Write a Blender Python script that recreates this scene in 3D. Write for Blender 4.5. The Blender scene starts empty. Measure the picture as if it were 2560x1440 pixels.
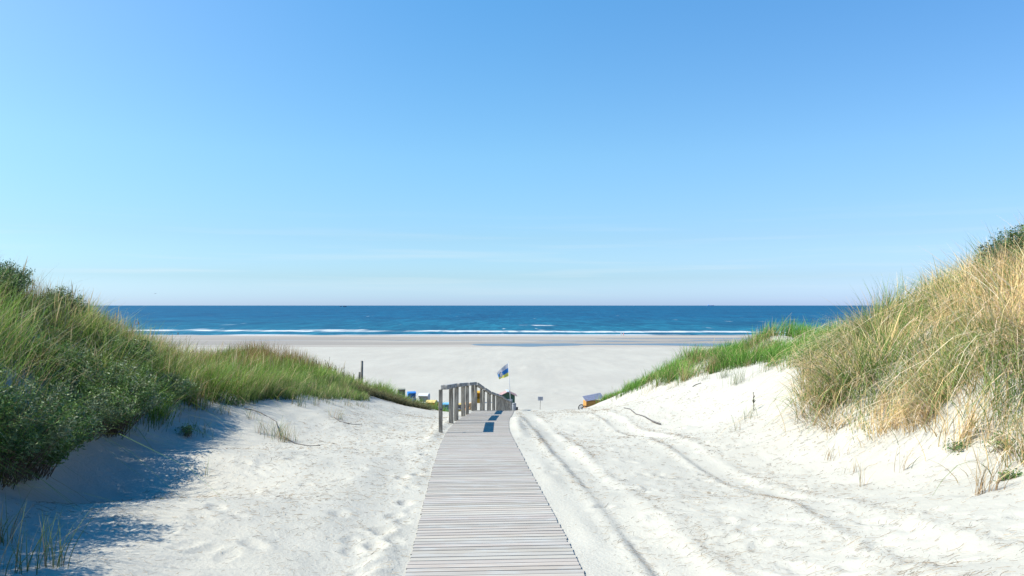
import bpy, bmesh, math, random
import numpy as np
from mathutils import Vector, Matrix

random.seed(7)
RNG = np.random.default_rng(11)
scene = bpy.context.scene
COL = scene.collection
F = 1900.0            # focal length of the photograph in its own pixels (2560 wide)
HY = 763.0            # horizon row of the photograph

# ------------------------------------------------------------------ camera
cam = bpy.data.cameras.new('camera')
cam_ob = bpy.data.objects.new('camera', cam)
COL.objects.link(cam_ob)
cam.sensor_width = 36.0
cam.lens = 36.0 * F / 2560.0
cam.shift_y = 43.0 / 2560.0
cam.clip_start = 0.1
cam.clip_end = 90000.0
cam_ob.location = (0, 0, 0)           # eye level is z = 0, the sea lies 17 m below
cam_ob.rotation_euler = (math.pi / 2, 0, 0)
scene.camera = cam_ob

# ------------------------------------------------------------------ sky and sun
SUN_EL, SUN_AZ = 46.0, -99.0          # azimuth clockwise from +Y (the sea)
world = bpy.data.worlds.new('World')
scene.world = world
world.use_nodes = True
wn = world.node_tree
bg = wn.nodes['Background']
sky = wn.nodes.new('ShaderNodeTexSky')
sky.sky_type = 'NISHITA'
sky.sun_disc = False
sky.sun_elevation = math.radians(SUN_EL)
sky.sun_rotation = math.radians(SUN_AZ)
sky.altitude = 10
tc = wn.nodes.new('ShaderNodeTexCoord')
sep = wn.nodes.new('ShaderNodeSeparateXYZ')
wn.links.new(tc.outputs['Generated'], sep.inputs[0])
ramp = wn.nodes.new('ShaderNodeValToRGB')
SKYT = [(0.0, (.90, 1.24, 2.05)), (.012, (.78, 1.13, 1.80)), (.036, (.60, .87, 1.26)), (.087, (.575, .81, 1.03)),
        (.19, (.59, .93, 1.08)), (.375, (.48, .97, 1.22)), (.50, (.05, .98, 1.66)), (1.0, (.0, .94, 1.72))]  # top stops lie out of view, tinted deep blue to colour the shadows
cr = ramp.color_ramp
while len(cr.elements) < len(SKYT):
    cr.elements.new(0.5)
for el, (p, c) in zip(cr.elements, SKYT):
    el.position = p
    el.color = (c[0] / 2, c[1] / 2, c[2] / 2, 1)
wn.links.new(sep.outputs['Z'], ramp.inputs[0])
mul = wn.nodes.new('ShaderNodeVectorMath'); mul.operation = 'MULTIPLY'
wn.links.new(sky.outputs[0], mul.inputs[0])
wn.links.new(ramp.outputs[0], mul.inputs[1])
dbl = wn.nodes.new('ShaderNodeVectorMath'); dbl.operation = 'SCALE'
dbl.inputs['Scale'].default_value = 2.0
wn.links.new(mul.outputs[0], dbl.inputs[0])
# thin streaks of cirrus low over the sea
cm = wn.nodes.new('ShaderNodeMapping')
cm.inputs['Scale'].default_value = (1.6, 1.6, 46)
wn.links.new(tc.outputs['Generated'], cm.inputs[0])
cn = wn.nodes.new('ShaderNodeTexNoise')
cn.inputs['Scale'].default_value = 2.0; cn.inputs['Detail'].default_value = 4
wn.links.new(cm.outputs[0], cn.inputs[0])
cth = wn.nodes.new('ShaderNodeMapRange')
cth.inputs[1].default_value = .52; cth.inputs[2].default_value = .78
cth.inputs[3].default_value = 0; cth.inputs[4].default_value = .34
wn.links.new(cn.outputs[0], cth.inputs[0])
cband = wn.nodes.new('ShaderNodeValToRGB')
b = cband.color_ramp
b.elements[0].position = .0; b.elements[0].color = (0, 0, 0, 1)
b.elements[1].position = .13; b.elements[1].color = (0, 0, 0, 1)
e_ = b.elements.new(.045); e_.color = (1, 1, 1, 1)
wn.links.new(sep.outputs['Z'], cband.inputs[0])
cmul = wn.nodes.new('ShaderNodeMath'); cmul.operation = 'MULTIPLY'
wn.links.new(cth.outputs[0], cmul.inputs[0]); wn.links.new(cband.outputs[0], cmul.inputs[1])
# paler, whiter air on the side towards the sun
gl = wn.nodes.new('ShaderNodeMath'); gl.operation = 'MULTIPLY'; gl.inputs[1].default_value = -1.0; gl.use_clamp = True
wn.links.new(sep.outputs['X'], gl.inputs[0])
gl2 = wn.nodes.new('ShaderNodeMath'); gl2.operation = 'POWER'; gl2.inputs[1].default_value = 2.0
wn.links.new(gl.outputs[0], gl2.inputs[0])
gr = wn.nodes.new('ShaderNodeValToRGB'); ge = gr.color_ramp
ge.elements[0].position = .05; ge.elements[0].color = (0, 0, 0, 1)
ge.elements[1].position = .52; ge.elements[1].color = (0, 0, 0, 1)
g_ = ge.elements.new(.37); g_.color = (1, .34, 0, 1)
wn.links.new(sep.outputs['Z'], gr.inputs[0])
gm = wn.nodes.new('ShaderNodeVectorMath'); gm.operation = 'SCALE'
wn.links.new(gr.outputs[0], gm.inputs[0]); wn.links.new(gl2.outputs[0], gm.inputs['Scale'])
ga = wn.nodes.new('ShaderNodeVectorMath'); ga.operation = 'MULTIPLY_ADD'
ga.inputs[1].default_value = (2.0, 2.0, 2.0)
wn.links.new(gm.outputs[0], ga.inputs[0]); wn.links.new(dbl.outputs[0], ga.inputs[2])
aw = wn.nodes.new('ShaderNodeMath'); aw.operation = 'MULTIPLY'; aw.inputs[1].default_value = 1.0; aw.use_clamp = True
wn.links.new(sep.outputs['X'], aw.inputs[0])
av = wn.nodes.new('ShaderNodeVectorMath'); av.operation = 'MULTIPLY_ADD'
wn.links.new(aw.outputs[0], av.inputs[0])
av.inputs[1].default_value = (-.02, -.155, -.06); av.inputs[2].default_value = (1, 1, 1)
am = wn.nodes.new('ShaderNodeVectorMath'); am.operation = 'MULTIPLY'
wn.links.new(ga.outputs[0], am.inputs[0]); wn.links.new(av.outputs[0], am.inputs[1])
cmix = wn.nodes.new('ShaderNodeMix'); cmix.data_type = 'RGBA'
wn.links.new(cmul.outputs[0], cmix.inputs[0])
wn.links.new(am.outputs[0], cmix.inputs[6])
cmix.inputs[7].default_value = (4.4, 4.9, 5.1, 1)
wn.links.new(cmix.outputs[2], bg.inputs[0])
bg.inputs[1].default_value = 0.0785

sun = bpy.data.lights.new('sun', 'SUN')
sun.energy = 4.9
sun.angle = math.radians(0.5)
sun.color = (1.0, 0.95, 0.83)
sun_ob = bpy.data.objects.new('sun', sun)
COL.objects.link(sun_ob)
_e, _a = math.radians(SUN_EL), math.radians(SUN_AZ)
SUN_DIR = Vector((math.sin(_a) * math.cos(_e), math.cos(_a) * math.cos(_e), math.sin(_e)))
sun_ob.rotation_euler = SUN_DIR.to_track_quat('Z', 'Y').to_euler()

scene.view_settings.view_transform = 'Standard'
scene.view_settings.look = 'None'
scene.view_settings.exposure = 1.25
scene.view_settings.gamma = 1.0
scene.render.engine = 'CYCLES'
scene.cycles.use_denoising = True
scene.cycles.max_bounces = 6
scene.cycles.transparent_max_bounces = 8

# ------------------------------------------------------------------ helpers
def P(px, py, d):
    """point that the photograph shows at (px, py), d metres out"""
    return ((px - 1280.0) * d / F, d, -(py - HY) * d / F)

def sstep(a, b, x):
    t = np.clip((x - a) / (b - a), 0, 1)
    return t * t * (3 - 2 * t)

def _hash(ix, iy, seed):
    h = (ix.astype(np.int64) * 374761393 + iy.astype(np.int64) * 668265263 + seed * 1442695041) & 0xffffffff
    h = ((h ^ (h >> 13)) * 1274126177) & 0xffffffff
    return ((h ^ (h >> 16)) & 0xffff) / 65535.0

def vnoise(x, y, seed=0):
    x = np.asarray(x, float); y = np.asarray(y, float)
    ix = np.floor(x); iy = np.floor(y)
    fx = x - ix; fy = y - iy
    fx = fx * fx * fx * (fx * (fx * 6 - 15) + 10); fy = fy * fy * fy * (fy * (fy * 6 - 15) + 10)
    a = _hash(ix, iy, seed); b = _hash(ix + 1, iy, seed)
    c = _hash(ix, iy + 1, seed); d = _hash(ix + 1, iy + 1, seed)
    return ((a + (b - a) * fx) * (1 - fy) + (c + (d - c) * fx) * fy) * 2 - 1

def fbm(x, y, seed=0, oct=3):
    s = 0; amp = 1.0; f = 1.0
    for i in range(oct):
        s = s + amp * vnoise(x * f + i * 17.3, y * f - i * 9.1, seed + i)
        amp *= .5; f *= 2.03
    return s

def in_poly(x, y, poly):
    x = np.asarray(x); y = np.asarray(y)
    r = np.zeros(x.shape, bool)
    n = len(poly)
    for i in range(n):
        x1, y1 = poly[i]; x2, y2 = poly[(i + 1) % n]
        if y1 == y2:
            continue
        c = ((y1 > y) != (y2 > y)) & (x < (x2 - x1) * (y - y1) / (y2 - y1) + x1)
        r ^= c
    return r

def tag(o, label=None, cat=None, group=None, kind=None):
    if label: o['label'] = label
    if cat: o['category'] = cat
    if group: o['group'] = group
    if kind: o['kind'] = kind
    return o

def empty(name, loc, rz=0):
    o = bpy.data.objects.new(name, None)
    o.empty_display_size = 0.2
    COL.objects.link(o)
    o.location = loc; o.rotation_euler = (0, 0, rz)
    return o

def link(name, me, mats, parent=None):
    o = bpy.data.objects.new(name, me)
    COL.objects.link(o)
    for m in (mats if isinstance(mats, (list, tuple)) else [mats]):
        me.materials.append(m)
    if parent: o.parent = parent
    return o

def mesh_np(name, verts, faces, cols=None, smooth=True, mat_idx=None):
    """fast mesh from numpy; faces is (n,4) or (n,3)"""
    me = bpy.data.meshes.new(name)
    verts = np.asarray(verts, np.float32); faces = np.asarray(faces, np.int32)
    k = faces.shape[1]
    me.vertices.add(len(verts)); me.vertices.foreach_set('co', verts.ravel())
    me.loops.add(faces.size); me.loops.foreach_set('vertex_index', faces.ravel())
    me.polygons.add(len(faces))
    me.polygons.foreach_set('loop_start', np.arange(len(faces), dtype=np.int32) * k)
    me.polygons.foreach_set('use_smooth', np.full(len(faces), bool(smooth)))
    if cols is not None:
        ca = me.color_attributes.new('Col', 'FLOAT_COLOR', 'POINT')
        c4 = np.ones((len(verts), 4), np.float32); c4[:, :3] = cols
        ca.data.foreach_set('color', c4.ravel())
    me.update(calc_edges=True)
    me.validate()
    return me

def box(bm, size, loc=(0, 0, 0), rot=(0, 0, 0), bev=0.0, mi=0):
    m = Matrix.Translation(loc) @ Matrix.Rotation(rot[2], 4, 'Z') @ Matrix.Rotation(rot[1], 4, 'Y') @ Matrix.Rotation(rot[0], 4, 'X') @ Matrix.Diagonal((*size, 1))
    r = bmesh.ops.create_cube(bm, size=1, matrix=m)
    vs = r['verts']
    fs = {f for v in vs for f in v.link_faces}
    for f in fs: f.material_index = mi
    if bev > 0:
        es = list({e for v in vs for e in v.link_edges})
        bmesh.ops.bevel(bm, geom=es, offset=bev, segments=1, affect='EDGES', profile=.5)

def tube(bm, pts, rads, seg=8, mi=0, cap=True):
    rings = []
    pts = [Vector(p) for p in pts]
    if not isinstance(rads, (list, tuple)): rads = [rads] * len(pts)
    for i, p in enumerate(pts):
        t = (pts[min(i + 1, len(pts) - 1)] - pts[max(i - 1, 0)]).normalized()
        q = t.to_track_quat('Z', 'Y')
        rings.append([bm.verts.new(p + q @ Vector((math.cos(a) * rads[i], math.sin(a) * rads[i], 0)))
                      for a in [2 * math.pi * k / seg for k in range(seg)]])
    for r0, r1 in zip(rings, rings[1:]):
        for k in range(seg):
            f = bm.faces.new((r0[k], r0[(k + 1) % seg], r1[(k + 1) % seg], r1[k])); f.smooth = True; f.material_index = mi
    if cap:
        bm.faces.new(list(reversed(rings[0]))).material_index = mi
        bm.faces.new(rings[-1]).material_index = mi

def bm_obj(name, bm, mats, parent=None):
    me = bpy.data.meshes.new(name)
    bmesh.ops.recalc_face_normals(bm, faces=bm.faces)
    bm.to_mesh(me); bm.free()
    return link(name, me, mats, parent)

# ------------------------------------------------------------------ materials
def new_mat(name):
    m = bpy.data.materials.new(name); m.use_nodes = True
    nt = m.node_tree
    return m, nt, nt.nodes['Principled BSDF']

def noisy(name, col, rough=.6, var=.15, scale=8.0, stretch=(1, 1, 1), bump=.0, bscale=40, col2=None, metal=0, spec=.4):
    m, nt, b = new_mat(name)
    tcn = nt.nodes.new('ShaderNodeTexCoord')
    mp = nt.nodes.new('ShaderNodeMapping'); mp.inputs['Scale'].default_value = stretch
    nt.links.new(tcn.outputs['Object'], mp.inputs[0])
    n = nt.nodes.new('ShaderNodeTexNoise'); n.inputs['Scale'].default_value = scale; n.inputs['Detail'].default_value = 5
    nt.links.new(mp.outputs[0], n.inputs[0])
    mx = nt.nodes.new('ShaderNodeMix'); mx.data_type = 'RGBA'
    c2 = col2 or tuple(c * (1 - 2 * var) for c in col)
    mx.inputs[6].default_value = (*c2, 1); mx.inputs[7].default_value = (*[min(1, c * (1 + var)) for c in col], 1)
    mr = nt.nodes.new('ShaderNodeMapRange'); mr.inputs[1].default_value = .3; mr.inputs[2].default_value = .7
    nt.links.new(n.outputs[0], mr.inputs[0])
    nt.links.new(mr.outputs[0], mx.inputs[0])
    nt.links.new(mx.outputs[2], b.inputs['Base Color'])
    b.inputs['Roughness'].default_value = rough
    b.inputs['Metallic'].default_value = metal
    b.inputs['Specular IOR Level'].default_value = spec
    if bump:
        bn = nt.nodes.new('ShaderNodeTexNoise'); bn.inputs['Scale'].default_value = bscale; bn.inputs['Detail'].default_value = 4
        nt.links.new(mp.outputs[0], bn.inputs[0])
        bu = nt.nodes.new('ShaderNodeBump'); bu.inputs['Strength'].default_value = bump; bu.inputs['Distance'].default_value = .02
        nt.links.new(bn.outputs[0], bu.inputs['Height']); nt.links.new(bu.outputs[0], b.inputs['Normal'])
    return m

def leaf_mat(name, transl=.3, rough=.55, spec=.3):
    """plants: colour from the plant's own 'Col' attribute, some light passes through"""
    m, nt, b = new_mat(name)
    at = nt.nodes.new('ShaderNodeAttribute'); at.attribute_name = 'Col'
    nt.links.new(at.outputs['Color'], b.inputs['Base Color'])
    b.inputs['Roughness'].default_value = rough
    b.inputs['Specular IOR Level'].default_value = spec
    tr = nt.nodes.new('ShaderNodeBsdfTranslucent')
    nt.links.new(at.outputs['Color'], tr.inputs[0])
    mx = nt.nodes.new('ShaderNodeMixShader'); mx.inputs[0].default_value = transl
    nt.links.new(b.outputs[0], mx.inputs[1]); nt.links.new(tr.outputs[0], mx.inputs[2])
    nt.links.new(mx.outputs[0], nt.nodes['Material Output'].inputs[0])
    return m

M_GRASS = leaf_mat('grass_blades', .35, .6, .12)
M_LEAF = leaf_mat('shrub_leaves', .25, .5, .25)
M_LITTER = leaf_mat('dry_litter', .05, .8, .1)
M_WOODGREY = noisy('weathered_post_wood', (.20, .185, .16), .85, .3, 6, (3, 3, .5), .5, 60, spec=.2)
M_RAIL = noisy('weathered_rail_wood', (.27, .26, .245), .85, .3, 5, (3, .6, 3), .4, 60, spec=.2)
M_BARK = noisy('twig_bark', (.12, .085, .06), .85, .3, 20, spec=.2)

# ------------------------------------------------------------------ terrain
BW = np.array([  # boardwalk centre line: depth, x, z
    (-6, .05, -1.62), (0, -.0, -1.82), (4, -.05, -2.02), (5.92, -.122, -2.11), (8.06, -.262, -2.21), (11.08, -.455, -2.38), (13.1, -.576, -2.50),
    (17.2, -.77, -2.83), (21.3, -.79, -3.18), (24, -.69, -3.46), (26.6, -.63, -3.67), (28, -.57, -3.87), (30, -.49, -4.21), (33.8, -.32, -4.83), (37, -.19, -5.28), (40.4, -.10, -5.73),
    (43, -.04, -6.07), (50, .03, -7.0), (60, .14, -8.38), (72, .34, -10.03), (83.6, .60, -11.62)])
def bw_x(y): return np.interp(y, BW[:, 0], BW[:, 1])
_zz = np.linspace(-6, 83.6, 400)
_zs = np.interp(_zz, BW[:, 0], BW[:, 2])
_k = np.ones(13) / 13
_zs2 = np.convolve(np.pad(_zs, 6, mode='reflect', reflect_type='odd'), _k, 'valid')
_xs2 = np.convolve(np.pad(bw_x(_zz), 6, mode='reflect', reflect_type='odd'), _k, 'valid')
def bw_z(y): return np.interp(y, _zz, _zs2)
def bw_x(y): return np.interp(y, _zz, _xs2)

A = []   # terrain anchors x, y, z
def an(px, py, d): A.append(P(px, py, d))
def az(x, d, z): A.append((x, d, z))
# left dune
for px, py, d in [(0,1220,8.3),(150,1205,9.4),(300,1110,11.5),(350,1065,13.2),(450,1045,14.4),(600,1015,17),(640,1000,17.5),(740,985,20),(870,992,24),
                  (950,1000,27),(1030,1022,29.5),(1080,1027,31),(700,1120,13.5),(900,1100,15),(620,1090,14.5),(500,1250,8),(850,1003,22),(640,1032,16.2),
                  (900,1440,5.9),(600,1440,5.8),(300,1440,5.5),(0,1440,5.2),(0,1300,6.6),(700,1250,8.4),(300,1250,7.7),(520,1120,11.2),(950,1060,18.5),(1040,1040,24)]:
    an(px, py, d)
for x, d, z in [(-6.25,9.5,-1.15),(-7.4,11,-.65),(-8.4,12.5,-.2),(-9.4,14,.1),(-6.05,8.2,-.95),(-8,8.5,-.2),(-7.3,13.9,-1.2),(-9.1,17,-.95),(-7.9,18,-1.8),
                (-9.6,22,-2.05),(-10.2,24.5,-2.3),(-7.4,22,-2.2),(-9.1,27,-1.88),(-8,28,-2.28),(-6.7,31,-3.3),(-5.7,33,-3.85),(-4.5,34.3,-4.5),(-3.6,34.5,-4.85),(-12,14,.3),(-12,20,-.9),(-12,27,-2.5)]:
    az(x, d, z)
# right dune
for x, d, z in [(6.5,9.7,-.8),(7.4,11,-.1),(8.4,12.5,.35),(9.8,14.5,.55),(6.8,11.5,-.75),(8.25,14,0.0),(6.5,13.5,-1.2),(7.75,16,-.6),(6.5,15,-1.5),(7.77,18,-1.12),
                (8.3,22,-1.4),(8.4,25,-1.0),(7.65,25.5,-1.78),(8.9,23.4,-1.5),(9.4,27,-1.6),(6.8,26.7,-1.85),(6.2,28,-2.3),(5.2,31,-3.25),(4.4,34,-4.2),(3.3,34.5,-4.85),(12,14,.6),(12,20,-.7),(12,27,-1.5)]:
    az(x, d, z)
for px, py, d in [(2560,1110,8.5),(2400,1092,9.5),(2200,1078,11.5),(2100,1085,12.2),(2000,1065,13),(1950,1040,14.5),(1950,980,16.5),(2000,922,18.5),(1920,928,20),
                  (1850,932,21),(1770,945,22.5),(1700,968,24),(1600,997,27),(1520,1016,30.5),(1650,1060,18.5),(1800,1060,16),(1800,1000,19),(2560,1250,6),(2560,1440,4),
                  (2200,1250,7.5),(2200,1440,5),(1900,1250,8),(1900,1440,5.6),(1600,1250,8.7),(1500,1440,5.9),(1420,1024,30),(1350,1028,30),(1400,1060,20),(1500,1120,13.3)]:
    an(px, py, d)
# the way down to the beach, and the ground outside the picture
for x in (-45, -28, -16, 0, 16, 28, 45):
    w = min(1, abs(x) / 16)
    az(x, 45, -6.35 - .5 * w); az(x, 60, -8.6 - .3 * w); az(x, 75, -10.9 - .2 * w); az(x, 92, -12.78); az(x, 112, -13.02)
for x in (-8, 8): az(x, 42, -6.5); az(x, 52, -7.6)
for x in (-45, -25, 25, 45):
    az(x, -8, -.8); az(x, 8, .3); az(x, 20, -.6); az(x, 32, -3.2)
az(-8, -2, -.2); az(8, -2, .1); az(-9, 4, -.2); az(-5.1, 5.2, -1.0); az(-6, 5.2, -.3); az(-4.35, 5.2, -1.88); az(-4.6, 3.4, -1.5); az(8.5, 4, .2); az(-4.3, 3, -1.7); az(3.4, 1.5, -1.4)
for y in (-6, -2, 1, 3.5, 5.9, 8, 11, 14, 17.2, 21.3, 26.6, 30, 36, 42, 50, 60, 72, 82):
    az(float(bw_x(y)), y, float(bw_z(y)) - .03)
A = np.array(A)
def _tps(r2): return np.where(r2 > 0, r2 * np.log(r2 + 1e-12), 0)
_n = len(A)
_d2 = (A[:, None, 0] - A[None, :, 0]) ** 2 + (A[:, None, 1] - A[None, :, 1]) ** 2
_Kp = np.zeros((_n + 3, _n + 3))
_Kp[:_n, :_n] = _tps(_d2) + np.eye(_n) * .6
_Kp[:_n, _n] = 1; _Kp[:_n, _n + 1] = A[:, 0]; _Kp[:_n, _n + 2] = A[:, 1]
_Kp[_n:, :_n] = _Kp[:_n, _n:].T
_w = np.linalg.solve(_Kp, np.concatenate([A[:, 2], [0, 0, 0]]))
def beach(y): return -12.8 - (y - 95) * .01254

FOOT = []    # footprints: x, y, heading, depth
for px, py, d in [(1010,1275,7.75),(985,1262,8.0),(960,1300,7.3),(990,1330,6.95),(940,1350,6.75),(1050,1140,11.8),(1062,1128,12.6),(1030,1200,9.6),(1045,1172,10.6),
                  (1036,1248,8.3),(905,1415,6.0),(950,1395,6.15),(880,1360,6.6),(1015,1230,8.7),(1005,1180,10.3),(1060,1085,15.2)]:
    p = P(px, py, d); FOOT.append((p[0], p[1], random.uniform(-.4, .4), random.uniform(.014, .03)))
for i in range(420):
    yy = 4.2 * math.exp(random.random() * 2.2)
    xx = random.uniform(-4.2, 3.9) if random.random() < .7 else random.uniform(1.0, 4.2)
    if abs(xx - float(bw_x(yy))) < .95: continue
    FOOT.append((xx, yy, random.uniform(-1.2, 1.2), random.uniform(.006, .018)))

def track_x(y, k):
    if k == 0:
        t = np.interp(y, [4.5, 6, 8, 9.5, 11, 13, 15, 17, 19, 21, 24], [1.37, 1.34, 1.20, 1.13, 1.05, .92, .83, .77, .70, .60, .48])
    else:
        t = np.interp(y, [4.5, 6, 8, 10, 13, 17, 21, 24], [2.75, 2.95, 3.12, 3.17, 3.02, 2.85, 2.60, 2.45])
    return t + .02 * np.sin(y * .83 + 2 * k)

def H(x, y, detail=True):
    x = np.asarray(x, float); y = np.asarray(y, float)
    shp = np.broadcast(x, y).shape
    x = np.broadcast_to(x, shp).ravel(); y = np.broadcast_to(y, shp).ravel()
    z = np.empty(len(x))
    for s in range(0, len(x), 40000):
        xs, ys = np.clip(x[s:s+40000], -50, 50), np.clip(y[s:s+40000], -10, 118)
        d2 = (xs[:, None] - A[None, :, 0]) ** 2 + (ys[:, None] - A[None, :, 1]) ** 2
        z[s:s+40000] = _tps(d2) @ _w[:_n] + _w[_n] + _w[_n + 1] * xs + _w[_n + 2] * ys
    t = sstep(90, 116, y)
    z = z * (1 - t) + beach(y) * t
    # gentle relief away from the boardwalk
    bx = bw_x(y); db = np.abs(x - bx)
    off = sstep(.75, 1.8, db)
    offn = sstep(.70, .95, db)
    near = 1 - sstep(45, 70, y)
    z = z + off * near * (.035 * fbm(x * .55, y * .45, 3, 3) + .016 * fbm(x * 1.6, y * 1.5, 5, 3))
    far = sstep(80, 110, y) * (1 - sstep(250, 275, y))
    z = z + far * .08 * fbm(x * .25, y * .12, 8, 3)
    # hold the sand to the edge of the boardwalk
    hold = (1 - sstep(.85, 1.7, db)) * (1 - sstep(82, 87, y))
    z = z * (1 - hold) + (bw_z(y) - .016) * hold
    # sand heaped against the edges here and there
    heap = np.exp(-((db - .93) / .13) ** 2) * (.025 + .05 * np.clip(fbm(x * .3 + 4, y * .55, 21, 2), -.6, 1)) * (1 - sstep(30, 45, y))
    z = z + heap
    if detail:
        nd = 1 - sstep(26, 42, y)
        tr = np.zeros_like(z); smooth = np.zeros_like(z)
        for k in (0, 1):
            c = x - track_x(y, k)
            fade = (1 - sstep(20, 27, y)) * sstep(.75, 1.0, db)
            g = np.exp(-(c / .20) ** 4)
            edge = np.exp(-((c + .27) / .085) ** 2) * 1.0 + np.exp(-((c - .30) / .09) ** 2) * .8
            brk = .75 + .4 * fbm(x * .8, y * .6, 33 + k, 2)
            tr += fade * brk * (-.032 * g + .024 * edge)
            if k == 0:
                tr += fade * -.022 * (1 - sstep(9, 15, y)) * np.exp(-((c + .17) / .05) ** 2) * np.clip(.35 + 1.2 * fbm(x * .5, y * .9, 44, 2), 0, 1.1)
            smooth = np.maximum(smooth, fade * np.exp(-((c - .05) / .32) ** 4))
        z = z + tr
        rough = offn * nd * (1 - .8 * smooth)
        patch = .55 + .45 * np.clip(fbm(x * .35, y * .3, 51, 2), -1, 1)
        z = z + rough * patch * np.where(x < bx, .50, .46) * (.015 * fbm(x * 4.2, y * 3.4, 9, 3) + .007 * fbm(x * 13, y * 11, 12, 2))
        # wind ripples on the left slope
        rip = nd * sstep(-2.4, -3.6, x) * (1 - sstep(16, 20, y))
        u = x * .55 + y * 1.0 + .25 * fbm(x * .9, y * .7, 61, 2)
        z = z + rip * .006 * np.sin(u * 2 * math.pi / .115)
        for fx, fy, fa, fd in FOOT:
            m = (np.abs(x - fx) < .35) & (np.abs(y - fy) < .45)
            if not m.any(): continue
            ca, sa = math.cos(fa), math.sin(fa)
            ux = (x[m] - fx) * ca - (y[m] - fy) * sa; uy = (x[m] - fx) * sa + (y[m] - fy) * ca
            r = np.sqrt((ux / .085) ** 2 + (uy / .15) ** 2)
            z[m] += fd * (-(1 - sstep(.55, 1.15, r)) + .35 * np.exp(-((r - 1.45) / .35) ** 2)) * offn[m]
    return z.reshape(shp)

def ground(x, y): return float(H(np.array([x]), np.array([y]))[0])

def axis(segs):
    out = [segs[0][0]]
    for a, b, st in segs:
        n = max(1, int(round((b - a) / st)))
        out += list(a + (b - a) * (np.arange(n) + 1) / n)
    return np.array(out)
yl = [3.2]
while yl[-1] < 120: yl.append(yl[-1] + max(.02, min(.0042 * yl[-1], .6)))
while yl[-1] < 424: yl.append(yl[-1] + 4)
yl += [432, 440]
yl = np.concatenate([np.array([-30, -20, -12, -8, -5, -3, -1.5, 0, 1, 2, 2.6]), yl])
xl = axis([(-420, -120, 30), (-120, -40, 8), (-40, -14, .8), (-14, -7, .12), (-7, -4.2, .06), (-4.2, 4.2, .03), (4.2, 7, .06), (7, 14, .12), (14, 40, .8), (40, 120, 8), (120, 420, 30)])
XX, YY = np.meshgrid(xl, yl)
ZZ = H(XX, YY)
nx, ny = len(xl), len(yl)
_i = np.arange(nx * ny).reshape(ny, nx)
_f = np.stack([_i[:-1, :-1], _i[:-1, 1:], _i[1:, 1:], _i[1:, :-1]], -1).reshape(-1, 4)
sand_me = mesh_np('sand', np.stack([XX, YY, ZZ], -1).reshape(-1, 3), _f)

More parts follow.
